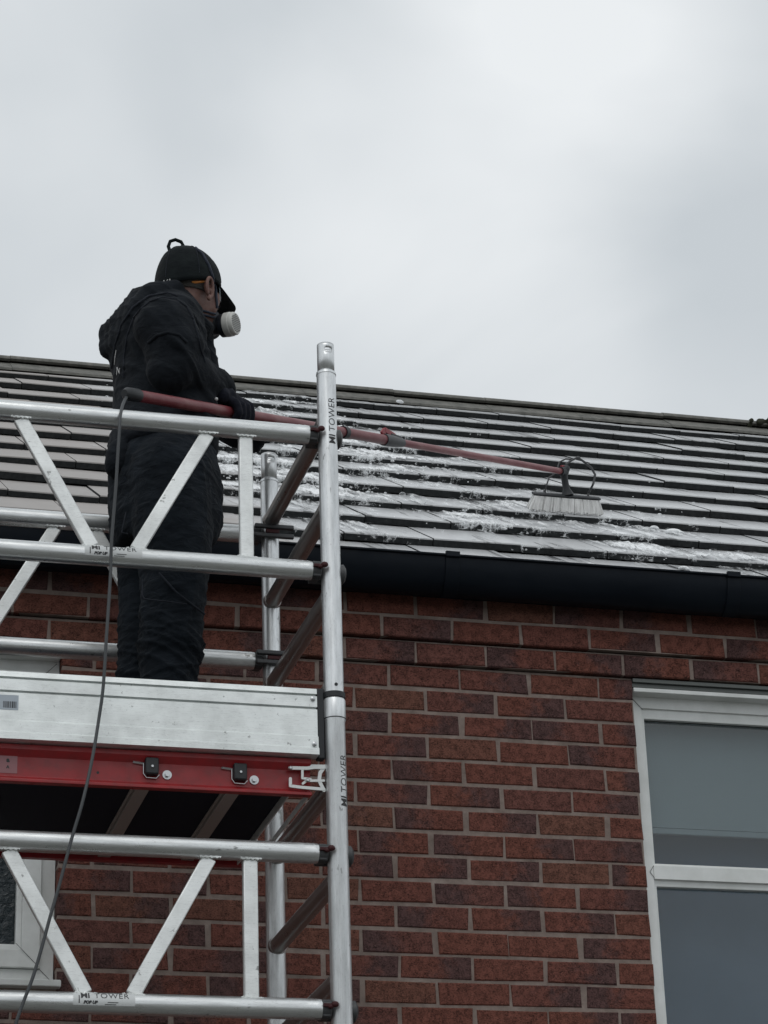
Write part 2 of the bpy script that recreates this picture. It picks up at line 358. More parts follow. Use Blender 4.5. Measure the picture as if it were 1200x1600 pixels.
def remesh(mb, voxel, smooth_it=4, disp=None):
    me = mb.mesh('tmp'); bm = bmesh.new(); bm.from_mesh(me); bmesh.ops.recalc_face_normals(bm, faces=bm.faces); bm.to_mesh(me); bm.free()
    o = bpy.data.objects.new('tmp', me); COL.objects.link(o)
    r = o.modifiers.new('r', 'REMESH'); r.mode = 'VOXEL'; r.voxel_size = voxel
    s = o.modifiers.new('s', 'SMOOTH'); s.factor = .5; s.iterations = smooth_it
    dg = bpy.context.evaluated_depsgraph_get(); dg.update()
    out = bpy.data.meshes.new_from_object(o.evaluated_get(dg)); bpy.data.objects.remove(o); out.materials.clear()
    if disp:
        nv = [v.normal.copy() for v in out.vertices]
        for v, n in zip(out.vertices, nv): v.co += n*disp(v.co, n)
    return out
def text_mesh(txt, size, bold=0, shear=0, space=1):
    c = bpy.data.curves.new('t', 'FONT'); c.body = txt; c.size = size; c.offset = bold; c.shear = shear; c.space_character = space; c.resolution_u = 3
    o = bpy.data.objects.new('t', c); COL.objects.link(o); dg = bpy.context.evaluated_depsgraph_get(); dg.update()
    me = bpy.data.meshes.new_from_object(o.evaluated_get(dg)); bpy.data.objects.remove(o)
    w = max(v.co.x for v in me.vertices) if len(me.vertices) else 0
    return me, w
def text_build(items, fn, name, m, parent):
    """items: (text,size,bold,dx,dy,shear,space) in one flat frame; fn maps flat (x,y)->world"""
    mb = MB()
    for txt, size, bold, dx, dy, sh, sp in items:
        me, w = text_mesh(txt, size, bold, sh, sp)
        bm = bmesh.new(); bm.from_mesh(me); bmesh.ops.triangulate(bm, faces=bm.faces)
        for _ in range(5):
            le_ = [e for e in bm.edges if e.calc_length() > .003]
            if not le_: break
            bmesh.ops.subdivide_edges(bm, edges=le_, cuts=1); bmesh.ops.triangulate(bm, faces=bm.faces)
        mb.add([fn(v.co.x+dx, v.co.y+dy) for v in bm.verts], [tuple(v.index for v in f.verts) for f in bm.faces]); bm.free()
    return mb.build(name, m, parent, smooth=0, fixn=False)

GZ = -4.56
# ------------------------------------------------------------------ ground
MB().add([(-200, -200, GZ), (200, -200, GZ), (200, 200, GZ), (-200, 200, GZ)], [(0, 1, 2, 3)]).build('ground', 'ground', smooth=0)
structure(bpy.data.objects['ground'])

# ------------------------------------------------------------------ house
house = thing('brick_house', 'red brick house with grey tiled roof, black gutter and white framed windows', 'house', (0, 0, GZ))
XL, XR = -6.0, 7.0
OPEN = [(-1.90, -.888, -1.29, -.2625), (.90, 2.15, -1.50, -.2625)]   # window openings x0,x1,z0,z1
def proud(c): return -.030 if c <= 2 else (-.015 if c == 3 else 0)
mb = MB(); mb.pv = []; mo = MB(); rnd = random.Random(3)
ncourse = int((-GZ)/.075)
for c in range(0, ncourse+1):
    z = -c*.075; y = proud(c)
    off = (0 if c % 2 else .1125)
    if c <= 3: off += -.028
    segs = [(XL, XR)]
    for (a, b_, z0, z1) in OPEN:
        if z0 < z < z1:
            new = []
            for s0, s1 in segs:
                if a > s0 and b_ < s1: new += [(s0, a), (b_, s1)]
                else: new.append((s0, s1))
            segs = new
    for s0, s1 in segs:
        k0 = math.floor((s0-off)/.225)
        x = off + k0*.225
        while x < s1:
            j = rnd.uniform(-.004, .004)
            xa, xb = max(x+.005+j, s0+(0 if s0 > XL else 0)), min(x+.220+j+rnd.uniform(-.002, .002), s1)
            if xb-xa > .03:
                yy = y + rnd.uniform(-.0015, .0015); dz = rnd.uniform(-.001, .001)
                tone = rnd.random(); t2 = rnd.random()
                # split the brick so that one end may be the darker burnt end
                cut = xa+(xb-xa)*rnd.uniform(.3, .7); dark_left = rnd.random() < .5
                e = .0035
                jz = [rnd.uniform(-.0024, .0022) for _ in range(4)]; jx = [rnd.uniform(-.0024, .0024) for _ in range(4)]
                def slab(x0, x1, lend, rend, t2v):
                    ys = yy
                    vs = [(x0, .06, z-.0325+dz), (x1, .06, z-.0325+dz), (x1, .06, z+.0325+dz), (x0, .06, z+.0325+dz)]
                    lx = x0+(e if lend else 0); rx = x1-(e if rend else 0)
                    vs += [(x0, ys+e, z-.0325+dz), (x1, ys+e, z-.0325+dz), (x1, ys+e, z+.0325+dz), (x0, ys+e, z+.0325+dz)]
                    vs += [(lx, ys, z-.0325+e+dz), (rx, ys, z-.0325+e+dz), (rx, ys, z+.0325-e+dz), (lx, ys, z+.0325-e+dz)]
                    fs = [(8, 9, 10, 11), (4, 5, 9, 8), (6, 7, 11, 10), (0, 1, 5, 4), (3, 2, 6, 7)]
                    if lend: fs += [(4, 8, 11, 7), (0, 4, 7, 3)]
                    if rend: fs += [(5, 6, 10, 9), (1, 2, 6, 5)]
                    if lend:
                        for q_ in (4, 8): vs[q_] = (vs[q_][0]+jx[0], vs[q_][1], vs[q_][2]+jz[0])
                        for q_ in (7, 11): vs[q_] = (vs[q_][0]+jx[1], vs[q_][1], vs[q_][2]+jz[1])
                    if rend:
                        for q_ in (5, 9): vs[q_] = (vs[q_][0]+jx[2], vs[q_][1], vs[q_][2]+jz[2])
                        for q_ in (6, 10): vs[q_] = (vs[q_][0]+jx[3], vs[q_][1], vs[q_][2]+jz[3])
                    mb.add(vs, fs, tone=tone)
                    for q_ in range(12): mb.pv.append(t2v[0] if q_ % 4 in (0, 3) else t2v[1])
                if t2 > .42:
                    lo, hi = (.9, .1) if dark_left else (.1, .9)
                    slab(xa, xb, True, True, (lo, hi))
                else: v_ = t2*.7; slab(xa, xb, True, True, (v_, v_))
            x += .225
me_w = mb.mesh('brick_wall'); a_ = me_w.attributes.new('tone2', 'FLOAT', 'POINT'); a_.data.foreach_set('value', mb.pv)
wall = put(me_w, 'brick_wall', 'brick', house, smooth=0, fixn=False)
# mortar bed, 3 mm behind the brick faces, stepping out with the oversailing courses
def mortar(x0, x1, z0, z1, y): mo.box((x0, y, z0), (x1, .10, z1))
ys = .0035
def wallband(z0, z1, y):
    cuts = sorted([o_ for o_ in OPEN if o_[2] < (z0+z1)/2 < o_[3]], key=lambda q: q[0]); x = XL+.003
    for o_ in cuts: mortar(x, o_[0]-.0015, z0, z1, y); x = o_[1]+.0015
    mortar(x, XR-.003, z0, z1, y)
wallband(-.1825, .05, ys-.030); wallband(-.1882, -.1826, .035); wallband(-.2575, -.1883, ys-.015); wallband(-.2620, -.2576, .035)
wallband(-1.2915, -.2621, ys); wallband(-1.5015, -1.2917, ys); wallband(GZ, -1.5017, ys)
mo.build('mortar', 'mortar', wall, smooth=0)
# gable and back walls so the house stands as a solid
gb = MB()
gb.box((XL, .10, GZ), (XL+.1, 6.7, .0)); gb.box((XR-.1, .10, GZ), (XR, 6.7, .0)); gb.box((XL, 6.7, GZ), (XR, 6.8, .0))
for x0 in (XL, XR-.1): gb.add([(x0, 0, 0), (x0, 6.8, 0), (x0, 3.4, 2.2), (x0+.1, 0, 0), (x0+.1, 6.8, 0), (x0+.1, 3.4, 2.2)], [(0, 1, 2), (5, 4, 3), (0, 2, 5, 3), (1, 4, 5, 2)])
build_each(gb, 'side_wall', 'brick', house, smooth=0)

# roof: every course a row of thick interlocking tiles
TA, TB, TT, Y0, Z0 = .2867, .1917, .0265, -.025, .089
PIT = math.atan2(TB, TA); nrm = Vector((0, -math.sin(PIT), math.cos(PIT)))
def T(k): return Vector((0, Y0+k*TA, Z0+k*TB))
NC = 12; mb = MB(); rnd = random.Random(11)
for k in range(NC):
    x = XL-.1 + (.15 if k % 2 else 0) + (0.06 if k % 3 == 0 else 0); kk = 0
    while x < XR+.1:
        j = rnd.uniform(-.0032, .0032); jt = rnd.uniform(-.0016, .0016); tone = rnd.random()
        A = T(k)+nrm*j; B = T(k)-nrm*(TT-.0015); Cc = T(k+1)-nrm*(TT+.0012)+nrm*j; d = (Cc-A).normalized(); D = Cc+d*.04; Bb = D-nrm*.016
        up = (T(1)-T(0)).normalized(); ch = .004
        prof = [B, A-nrm*ch+up*0, A+d*ch*.8, A+(Cc-A)*.33, A+(Cc-A)*.66, Cc, D, Bb]
        x0, x1 = x+.0022, x+.2978; n = len(prof)
        vs = [(x0, p.y, p.z+jt) for p in prof]+[(x1, p.y, p.z-jt) for p in prof]
        fs = [(i, i+n, (i+1) % n+n, (i+1) % n) for i in range(n)]+[tuple(range(n)), tuple(range(n, 2*n))[::-1]]
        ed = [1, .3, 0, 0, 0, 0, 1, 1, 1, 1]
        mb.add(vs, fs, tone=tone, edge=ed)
        x += .30
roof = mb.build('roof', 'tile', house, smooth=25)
fb = MB(); a0 = T(0)-nrm*.06; a1 = T(NC)-nrm*.06
fb.add([(XL-.05, a0.y, a0.z), (XR+.05, a0.y, a0.z), (XR+.05, a1.y, a1.z), (XL-.05, a1.y, a1.z),
        (XL-.05, 6.95, a0.z+.02), (XR+.05, 6.95, a0.z+.02)], [(0, 1, 2, 3), (3, 2, 5, 4)])
fb.build('roof_underlay', 'felt', roof, smooth=0)
# ridge tiles: half-round caps with a flat flange below
top = T(NC-1)+ (T(1)-T(0))*.62
yr = T(NC-1).y+.25; ztop = P(600, 610.5, yr).z; yf = yr-.15; zf = P(600, 624.5, yf).z; yg = yr-.048; zg = P(600, 618, yg).z
rb = MB(); rnd = random.Random(5); x = XL-.1
while x < XR:
    jj = rnd.uniform(-.0025, .0025)
    angs = [math.pi*(1-i/14) for i in range(15)]
    prof = [(yr+.062*math.cos(t_), ztop-.034+jj+.034*math.sin(t_)) for t_ in angs]
    inner = [(yr+.048*math.cos(t_), ztop-.040+jj+.026*math.sin(t_)) for t_ in angs[::-1]]
    rb.prism(prof+inner, x+.0006, x+.4494)
    rb.prism([(yf, zf-.012+jj), (yf, zf+jj), (yg, zg+jj), (yg+.02, zg-.006+jj), (yg+.02, zg-.03)], x+.0006, x+.4494)
    x += .45
rb.build('ridge', 'ridge', roof, smooth=50)
MB().box((XL, yg+.022, zg-.12), (XR, yr+.04, ztop-.046)).build('ridge_mortar', 'felt', roof, smooth=0)
# a clump of moss on the ridge
mm = MB(); rnd = random.Random(2); base = P(1192, 664, yr-.02)
for i in range(26): mm.ball(base+Vector((rnd.uniform(-.09, .08), rnd.uniform(-.06, .02), rnd.uniform(-.03, .012))), rnd.uniform(.010, .020), 7, 5)
put(remesh(mm, .006, 1), 'moss_clump', 'moss', roof, smooth=180)
# fascia and gutter
MB().box((XL, -.052, -.046), (XR, -.0245, .052)).build('fascia', 'gutter', house, bevel=.002)
gp = [(-.056, .050), (-.056, -.012), (-.066, -.048), (-.092, -.070), (-.122, -.066), (-.150, -.036), (-.166, .010), (-.168, .034), (-.176, .037), (-.176, .042), (-.164, .043),
      (-.163, .012), (-.147, -.034), (-.120, -.062), (-.093, -.066), (-.070, -.045), (-.060, -.010), (-.060, .050)]
def shift(pr, k=.022): return [(y+k, z) for y, z in pr]
gut = MB().prism(shift(gp, .0), XL, XR).build('gutter', 'gutter', house, smooth=50)
for px, py in ((707, 868), (1146, 900)):
    x = P(px, py, -.17).x
    pj = [(y-.004 if y < -.06 else y, z-.004 if z < .04 else z+.008) for y, z in gp[1:11]]
    pj2 = [(y, z) for y, z in gp[11:17]]
    MB().prism([(-.057, -.014)]+pj[1:]+pj2, x-.022, x+.022).build('gutter_bracket', 'gutter', gut, smooth=40, bevel=.001)

# windows
def frame_ring(mb, x0, x1, z0, z1, w, y0, y1, wt=None, wb=None):
    """four mitred lengths, front face slightly sloped inwards"""
    wt = wt or w; wb = wb or w
    o = [(x0, z0), (x1, z0), (x1, z1), (x0, z1)]; i = [(x0+w, z0+wb), (x1-w, z0+wb), (x1-w, z1-wt), (x0+w, z1-wt)]
    vs = [(x, y0, z) for x, z in o]+[(x, y0+.004, z) for x, z in i]+[(x, y1, z) for x, z in o]+[(x, y1, z) for x, z in i]
    fs = []
    for a in range(4):
        c = (a+1) % 4; fs += [(a, c, 4+c, 4+a), (8+c, 8+a, 12+a, 12+c), (a, 8+a, 8+c, c), (4+a, 4+c, 12+c, 12+a)]
    mb.add(vs, fs)
def window(x0, x1, z0, z1, kind):
    w = thing('window', '', 'x'); del w['label']; del w['category']; w.parent = house; w.location = (0, 0, 0); w.matrix_parent_inverse = house.matrix_world.inverted()
    w.matrix_world = Matrix.Translation(((x0+x1)/2, 0, z0)); bpy.context.view_layer.update()
    f = MB(); YF = .040
    zt = z1-.040
    frame_ring(f, x0+.001, x1-.001, z0+.02, zt, .040, YF, YF+.06)
    if kind == 'R':
        zm = -.872
        f.box((x0+.041, YF+.002, zm-.022), (x1-.041, YF+.06, zm+.022))
        frame_ring(f, x0+.038, x1-.038, zm+.019, zt-.037, .014, YF+.012, YF+.05, .034, .012)
        frame_ring(f, x0+.038, x1-.038, z0+.056, zm-.019, .014, YF+.012, YF+.05, .022, .014)
    else:
        frame_ring(f, x0+.042, x1-.042, z0+.062, zt-.042, .052, YF-.012, YF+.045)
        frame_ring(f, x0+.094, x1-.094, z0+.114, zt-.094, .016, YF-.003, YF+.03)
    fo_ = f.build('frame', 'upvc', w, smooth=20, bevel=.0015)
    ml = MB(); yy_ = YF-.0004 if kind == 'R' else YF-.0124
    def mitre(xa_, za_, xb_, zb__, y_): ml.bar((xa_, y_, za_), (xb_, y_, zb__), .0012, .0008)
    if kind == 'R':
        for xs_ in ((x0+.004, x0+.045), (x1-.004, x1-.045)): mitre(xs_[0], zt-.004, xs_[1], zt-.046, YF+.0012)
        for sg in (1, -1): mitre(x0+.028, -.872, x0+.042, -.872+.020*sg, YF+.0012)
    else:
        e_ = x1-.042
        for sg, zz in ((1, z0+.062), (-1, zt-.042)):
            mitre(e_-.001, zz+.001*sg, e_-.068, zz+.068*sg, YF-.0114)
            mitre(x1-.002, zz-.040*sg, x1-.041, zz-.001*sg, YF+.0012)
    build_each(ml, 'mitre_joint', 'gasket', fo_, smooth=0)
    t = MB(); t.box((x0+.002, -.004, zt-.004), (x1-.002, YF+.03, zt+.010)); t.build('head_trim', 'upvc', w, bevel=.002)
    l = MB(); l.box((x0+.0005, -.006, z1-.012), (x1-.0005, .09, z1-.001)); l.box((x0+.0005, .004, zt+.014), (x1-.0005, .012, z1-.014)); l.build('lintel', 'lintel', w)
    g = MB(); g.box((x0+.03, YF+.034, z0+.04), (x1-.03, YF+.040, zt-.03)); g.build('pane', 'glass' if kind == 'R' else 'obscure', w, smooth=0)
    s = MB(); s.box((x0-.012, -.03, z0-.004), (x1+.012, .10, z0+.016)); s.build('sill', 'upvc', w, bevel=.003)
    if kind == 'R':
        MB().box((x0+.02, YF+.10, -.70), (x1-.02, YF+.104, zt-.01)).build('roller_blind', 'blind', w, smooth=0)
        MB().box((x0+.02, YF+.094, -.722), (x1-.02, YF+.108, -.703)).build('blind_bar', 'blind', w, bevel=.003)
        MB().box((x0-.2, YF+.22, z0-.1), (x1+.2, YF+.23, zt+.1)).build('pane_backing', 'pane_backing', w, smooth=0)  # added plane; its colour gives the glass in front a blue-grey tone
        MB().box((x0-.06, YF+.061, z0-.1), (x0-.002, YF+.22, zt+.1)).build('reveal', 'gasket', w, smooth=0)
        gk = MB(); frame_ring(gk, x0+.051, x1-.051, -.844, zt-.070, .003, YF+.030, YF+.036); frame_ring(gk, x0+.051, x1-.051, z0+.069, -.903, .003, YF+.030, YF+.036); gk.build('gasket', 'gasket', w, smooth=0)
window(*OPEN[0], 'L'); window(*OPEN[1], 'R')

# ------------------------------------------------------------------ scaffold tower
YFp, YRp, XPr, XPl = -1.196, -.49, -.364, -1.477
tower = thing('scaffold_tower', 'aluminium scaffold tower with red platform and silver toe board by the brick wall', 'scaffold', ((XPr+XPl)/2, (YFp+YRp)/2, GZ))
RZ = [-.04-.248*i for i in range(18)]
def post(x, y, top_z=.09):
    m = MB()
    m.cyl((x, y, -.815), (x, y, top_z), .0254, 32); m.tube([(x, y, -.822), (x, y, -.828), (x, y, -.876), (x, y, -.884), (x, y, GZ+.30)], [.0258, .0286, .0286, .0262, .0262], 32)
    m.tube([(x, y, top_z-.004), (x, y, top_z+.003)], [.0268, .0262], 32)
    p = m.build('post', 'alu_z', tower, smooth=35)
    # spigot with a locking hole: a tube with a gap in its wall
    sp = MB(); n = 40; rr = .0228; vs = []; fs = []; rows = [top_z, top_z+.05, top_z+.058, top_z+.064, top_z+.070, top_z+.078, top_z+.086]
    for z in rows:
        for k in range(n): t = 2*math.pi*k/n; vs.append((x+rr*math.sin(t), y-rr*math.cos(t), z))
    for i in range(len(rows)-1):
        for k in range(n):
            c_ = (k+.5)-1.2 if k < n/2 else (k+.5)-n-1.2
            if i in (2, 3) and abs(c_) < 3: continue
            fs.append((i*n+k, i*n+(k+1) % n, (i+1)*n+(k+1) % n, (i+1)*n+k))
    so_ = sp.add(vs, fs).build('spigot', 'alu_z', p, smooth=50, fixn=False)
    sm = so_.modifiers.new('s', 'SOLIDIFY'); sm.thickness = .0022; sm.offset = -1
    MB().tube([(x, y, -.821), (x, y, -.807)], [.0285, .0285], 32).tube([(x, y, -.877), (x, y, -.8745)], .0292, 32).v and None
    jr = MB(); jr.tube([(x, y, -.821), (x, y, -.807)], [.0285, .0285], 32).tube([(x, y, -.877), (x, y, -.8745)], .0292, 32); build_each(jr, 'joint_ring', 'black', p)
    MB().cyl((x, y-.0225, -.79), (x, y-.0262, -.79), .0045, 12).build('lock_hole', 'black', p)
    lg = MB().cyl((x, y, GZ+.14), (x, y, GZ+.32), .019, 20); lg.cyl((x-.02, y, GZ+.065), (x+.02, y, GZ+.065), .065, 28); lg.box((x-.03, y-.03, GZ+.13), (x+.03, y+.03, GZ+.145)); lg.build('castor', 'greyplastic', p, bevel=.002)
    return p
posts = {(x, y): post(x, y) for x in (XPr, XPl) for y in (YFp, YRp)}
def rung(x, z):
    n = 28; m = MB(); vs = []; fs = []; ya, yb = YFp+.022, YRp-.022; st = [ya, ya+.02, (ya+yb)/2, yb-.03, yb-.012, yb]
    for i, y in enumerate(st):
        for k in range(n):
            t = 2*math.pi*k/n; r = .0225 + (-.0016 if k % 7 == 0 else 0)
            if i in (0, 5): r *= 1.05
            vs.append((x+r*math.cos(t), y, z+r*math.sin(t)))
    for i in range(len(st)-1):
        for k in range(n): fs.append((i*n+k, i*n+(k+1) % n, (i+1)*n+(k+1) % n, (i+1)*n+k))
    fs += [tuple(range(n)), tuple(range((len(st)-1)*n, len(st)*n))[::-1]]
    m.add(vs, fs); m.tube([(x, yb-.006, z), (x, yb+.006, z)], [.0245, .026], n)
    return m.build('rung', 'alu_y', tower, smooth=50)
first = None
for x in (XPr, XPl):
    for z in RZ:
        if z < GZ+.25: continue
        if first is None: first = rung(x, z); fx, fz = x, z
        else:
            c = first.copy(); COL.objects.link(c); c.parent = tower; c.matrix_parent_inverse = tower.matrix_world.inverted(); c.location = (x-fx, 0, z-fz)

def tube_text(fn_axis, items, name, parent, m='ink'): return text_build(items, fn_axis, name, m, parent)
def on_post(x, y, z0, ang, r):
    """text reading upwards on a vertical tube; ang = angle from the -Y side towards +X"""
    return lambda u, v: (x+r*math.sin(ang-v/r), y-r*math.cos(ang-v/r), z0+u)
def on_rail(y, z, x0, ang, r, sl=0):
    """text reading along X on a horizontal tube; ang = elevation of the baseline above the -Y side"""
    return lambda u, v: (x0+u, y-r*math.cos(ang+v/r), z+sl*u+r*math.sin(ang+v/r))
LOGO = [('MI', .0185, .0011, 0, 0, 0, 1.0), ('TOWER', .0185, -.0002, .0235, 0, 0, 1.05)]
pt = posts[(XPr, YFp)]
zt = P(512, 699, YFp).z
def logo_post(z0, ang, r, size):
    k = size/.0185
    it = [('MI', size, .0006, 0, 0, 0, 1.0), ('TOWER', size, -.0002, .0215*k+.004, 0, 0, 1.05)]
    text_build(it, on_post(XPr, YFp, z0, ang, r), 'maker_label', 'ink', pt)
logo_post(P(514, 699, YFp).z, R(36), .0260, .027)
logo_post(P(527, 1264, YFp).z, R(52), .0269, .027)
text_build([('POP UP', .010, .0006, 0, 0, .2, 1)], on_post(XPr, YFp, P(527, 1258, YFp).z, R(80), .0269), 'maker_label', 'ink', pt)

def guardrail(y, zt_, zb, flip=False, label=True, name='guardrail'):
    g = thing(name, '', 'x', ((XPl+XPr)/2, y, zb)); del g['label']; del g['category']; g.parent = tower; g.matrix_parent_inverse = tower.matrix_world.inverted()
    bpy.context.view_layer.update()
    xa, xb = XPl+.052, XPr-.052
    for z in (zt_, zb):
        m = MB(); nseg = 8; pts = []; rad = []
        for xx, rr in ((xa, .0242), (xa+.012, .0254), (xa+.016, .0246), (xa+.026, .0254), (xa+.030, .0248), (xa+.042, .0254), (-.9, .0254), (xb-.042, .0254), (xb-.030, .0248), (xb-.026, .0254), (xb-.016, .0246), (xb-.012, .0254), (xb, .0242)):
            pts.append((xx, y, z)); rad.append(rr)
        m.tube(pts, rad, 32); m.build('rail', 'alu_x', g, smooth=35)
    xc = (XPl+XPr)/2
    zt2, zb2 = zt_-.023, zb+.021
    hi, lo = (zb2, zt2) if flip else (zt2, zb2)
    br = []
    for s in (-1, 1):
        br.append(('brace', (xc+s*(.052 if s > 0 else .060), y, lo), (xc+s*(.236 if s > 0 else .248), y, hi)))
        br.append(('strut', (xc+s*.336, y, lo), (xc+s*.336, y, hi)))
    for nm, a, b_ in br:
        m = MB(); m.bar(a, b_, .036, .019); m.build(nm, 'alu_flat', g, bevel=.003, seg=2)
        wl = MB()
        for p in (a, b_):
            pts = []
            zz = p[2]+(.0005 if p[2] > (zt_+zb)/2 else -.001)
            for i in range(13):
                t = i/12; pts.append((p[0]-.026+.052*t, y-.0125, zz+.0014*math.sin(i*2.4)))
            wl.tube(pts, [.0034+.0009*math.sin(i*2.1) for i in range(13)], 6)
        build_each(wl, 'weld', 'alu_flat', g)
    for s in (-1, 1):
        xp = XPr if s > 0 else XPl; xe = xb if s > 0 else xa
        for z in (zt_, zb):
            cl = MB()
            cl.cyl((xe-.004*s, y, z), (xp-.028*s, y, z), .0235, 24)                    # plug in the rail end
            yo = (-.042, -.028) if flip else (.028, .042)                             # forked jaw past the post
            for dz in (-.014, .014):
                q0, q1 = xe, xp+(.062 if flip else .034)*s
                cl.box((min(q0, q1), y+yo[0], z+dz-.0065), (max(q0, q1), y+yo[1], z+dz+.0065))
            cl.box((min(xe, xp-.03*s), y-.018, z-.021), (max(xe, xp-.03*s), y+.030, z+.021))
            c = cl.build('clamp', 'greyplastic', g, bevel=.003, smooth=40)
            if flip:
                MB().box((xp-.02, y-.038, z-.006), (xp+.02, y-.030, z+.006)).build('clamp_pad', 'maroon', g, bevel=.002); continue
            kb = MB(); kb.tube([(xp+.022*s, y+.014, z), (xp+.034*s, y+.014, z), (xp+.040*s, y+.014, z)], [.025, .0265, .018], 24); kb.build('clamp_nose', 'greyplastic', g, smooth=40)
            tr = MB(); tr.box((xp-.051*s if s < 0 else xp-.051, y-.030, z+.001), (xp-.030*s if s < 0 else xp-.026, y-.018, z+.009), None)
            tr.ball((xp-.024*s, y-.033, z+.006), (.0095, .007, .0075), 12, 8); tr.ball((xp-.034*s, y-.030, z+.001), (.008, .006, .0055), 10, 6); tr.build('trigger', 'maroon', g, bevel=.001)
    if label:
        bx = P(130, 868, y).x if zb > -1 else P(112, 1570, y).x; r = .0258
        st = MB(); n = 10; a0, a1 = R(-22), R(52); lw_ = .145; vs = []; fs = []
        for i in range(n+1):
            t = a0+(a1-a0)*i/n
            for xx in (bx, bx+lw_): vs.append((xx, y-(r-.0002)*math.cos(t), zb+(r-.0002)*math.sin(t)))
        for i in range(n): fs.append((2*i, 2*i+1, 2*i+3, 2*i+2))
        st.add(vs, fs).build('label', 'sticker', g, smooth=60, fixn=False)
        fn = on_rail(y, zb, bx, R(14), .0262)
        text_build([('MI', .0215, .0006, .017, .001, 0, 1), ('TOWER', .0215, -.0001, .049, .001, 0, 1.12), ('POP UP', .0095, .0007, .024, -.0125, .25, 1), ('_', .03, 0, .080, -.006, 0, 1), ('_', .03, 0, .090, -.006, 0, 1), ('_', .028, 0, .074, -.011, 0, 1), ('_', .028, 0, .086, -.011, 0, 1), ('I', .03, -.0004, .010, -.012, 0, 1)], fn, 'label_print', 'ink', g)
    return g
guardrail(YFp, -.092, -.476); guardrail(YFp, -1.223, -1.606); guardrail(YRp, -.080, -.465, flip=True, label=False)

# toe board (front), with its end cap
ty = YFp-.012
zt0, zb0 = -.800, -.977
prof = [(ty+.030, zt0), (ty+.002, zt0)]
def pz(y_px): return zt0-(y_px-1050)/102*(zt0-zb0)
for ya in (1060, 1080): prof += [(ty, pz(ya-1.9)), (ty+.012, pz(ya-1.7)), (ty+.012, pz(ya+1.3)), (ty, pz(ya+1.7))]
prof += [(ty, pz(1121.5)), (ty-.007, pz(1124.8)), (ty-.007, pz(1139.8)), (ty-.014, pz(1143))]
prof += [(ty-.014, zb0), (ty+.030, zb0)]
tb = MB().prism(prof, XPl+.04, XPr-.047).build('toe_board', 'alu_board', tower, smooth=20)
MB().box((XPr-.0465, ty+.006, zt0-.014+.018), (XPr-.027, ty+.034, zb0-.004)).build('end_cap', 'black', tb, bevel=.003)
for zz, yo in ((zt0-.028, 0), (zb0+.028, .007)):
    MB().tube([(XPr-.058, ty+.002-yo, zz), (XPr-.058, ty-.004-yo, zz), (XPr-.058, ty-.006-yo, zz)], [.0065, .006, .003], 14).build('screw', 'steel', tb)
# barcode label
bx0, bx1 = P(0, 1090, ty).x-.03, P(29, 1090, ty).x; bz0, bz1 = P(15, 1109, ty).z, P(15, 1086, ty).z
MB().box((bx0, ty-.0008, bz0), (bx1, ty-.0002, bz1)).build('barcode_label', 'stickerb', tb, smooth=0)
bc = MB(); rnd = random.Random(4); x = P(5, 1100, ty).x; xe = P(25, 1100, ty).x; zc0, zc1 = P(15, 1106, ty).z, P(15, 1096, ty).z
while x < xe: w_ = rnd.choice((.001, .0015, .003)); bc.box((x, ty-.0014, zc0), (x+w_, ty-.0008, zc1)); x += w_+rnd.choice((.001, .0014, .002))
bc.build('barcode', 'ink', tb, smooth=0)

# platform
plat = thing('platform', '', 'x', ((XPl+XPr)/2, (YFp+YRp)/2, -1.07)); del plat['label']; del plat['category']; plat.parent = tower; plat.matrix_parent_inverse = tower.matrix_world.inverted(); bpy.context.view_layer.update()
xa, xb = XPl+.05, -.425
def beam(y, s):
    """C-section, lips towards s"""
    pr = [(y, -.980), (y+s*.022, -.980), (y+s*.022, -.992), (y+s*.009, -1.008), (y+s*.009, -1.058), (y+s*.022, -1.066), (y+s*.022, -1.074), (y, -1.074)]
    return MB().prism(pr, xa, xb).build('side_beam', 'red', plat, bevel=.0015, smooth=30)
yb_ = YFp+.026
beam(yb_, -1); beam(-.545, 1)
MB().box((xa, yb_+.001, -1.052), (-.482, -.546, -.978)).build('deck', 'deck', plat, smooth=0)
for px, py in ((217, 1240), (358, 1245)):
    x = P(px+8, py, yb_).x
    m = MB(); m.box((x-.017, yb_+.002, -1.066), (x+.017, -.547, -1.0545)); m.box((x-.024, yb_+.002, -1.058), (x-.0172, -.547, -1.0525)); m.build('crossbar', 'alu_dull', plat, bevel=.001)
m = MB(); m.box((-.481, yb_+.002, -1.073), (-.4775, -.547, -1.048)); m.box((-.4774, yb_+.002, -1.050), (-.466, -.547, -1.047)); m.build('end_beam', 'alu_flat', plat, bevel=.001)
m = MB(); m.box((-.430, yb_+.002, -1.072), (-.427, -.547, -1.056)); m.build('end_beam', 'alu_flat', plat, bevel=.001)
m = MB(); m.box((-.4705, -.58, -1.070), (-.4305, -.547, -1.000)); m.build('end_plate', 'alu_flat', plat, bevel=.001)
m = MB(); m.box((-.4705, yb_+.006, -1.040), (-.4305, yb_+.03, -1.030)); m.build('end_plate', 'alu_dull', plat, bevel=.001)
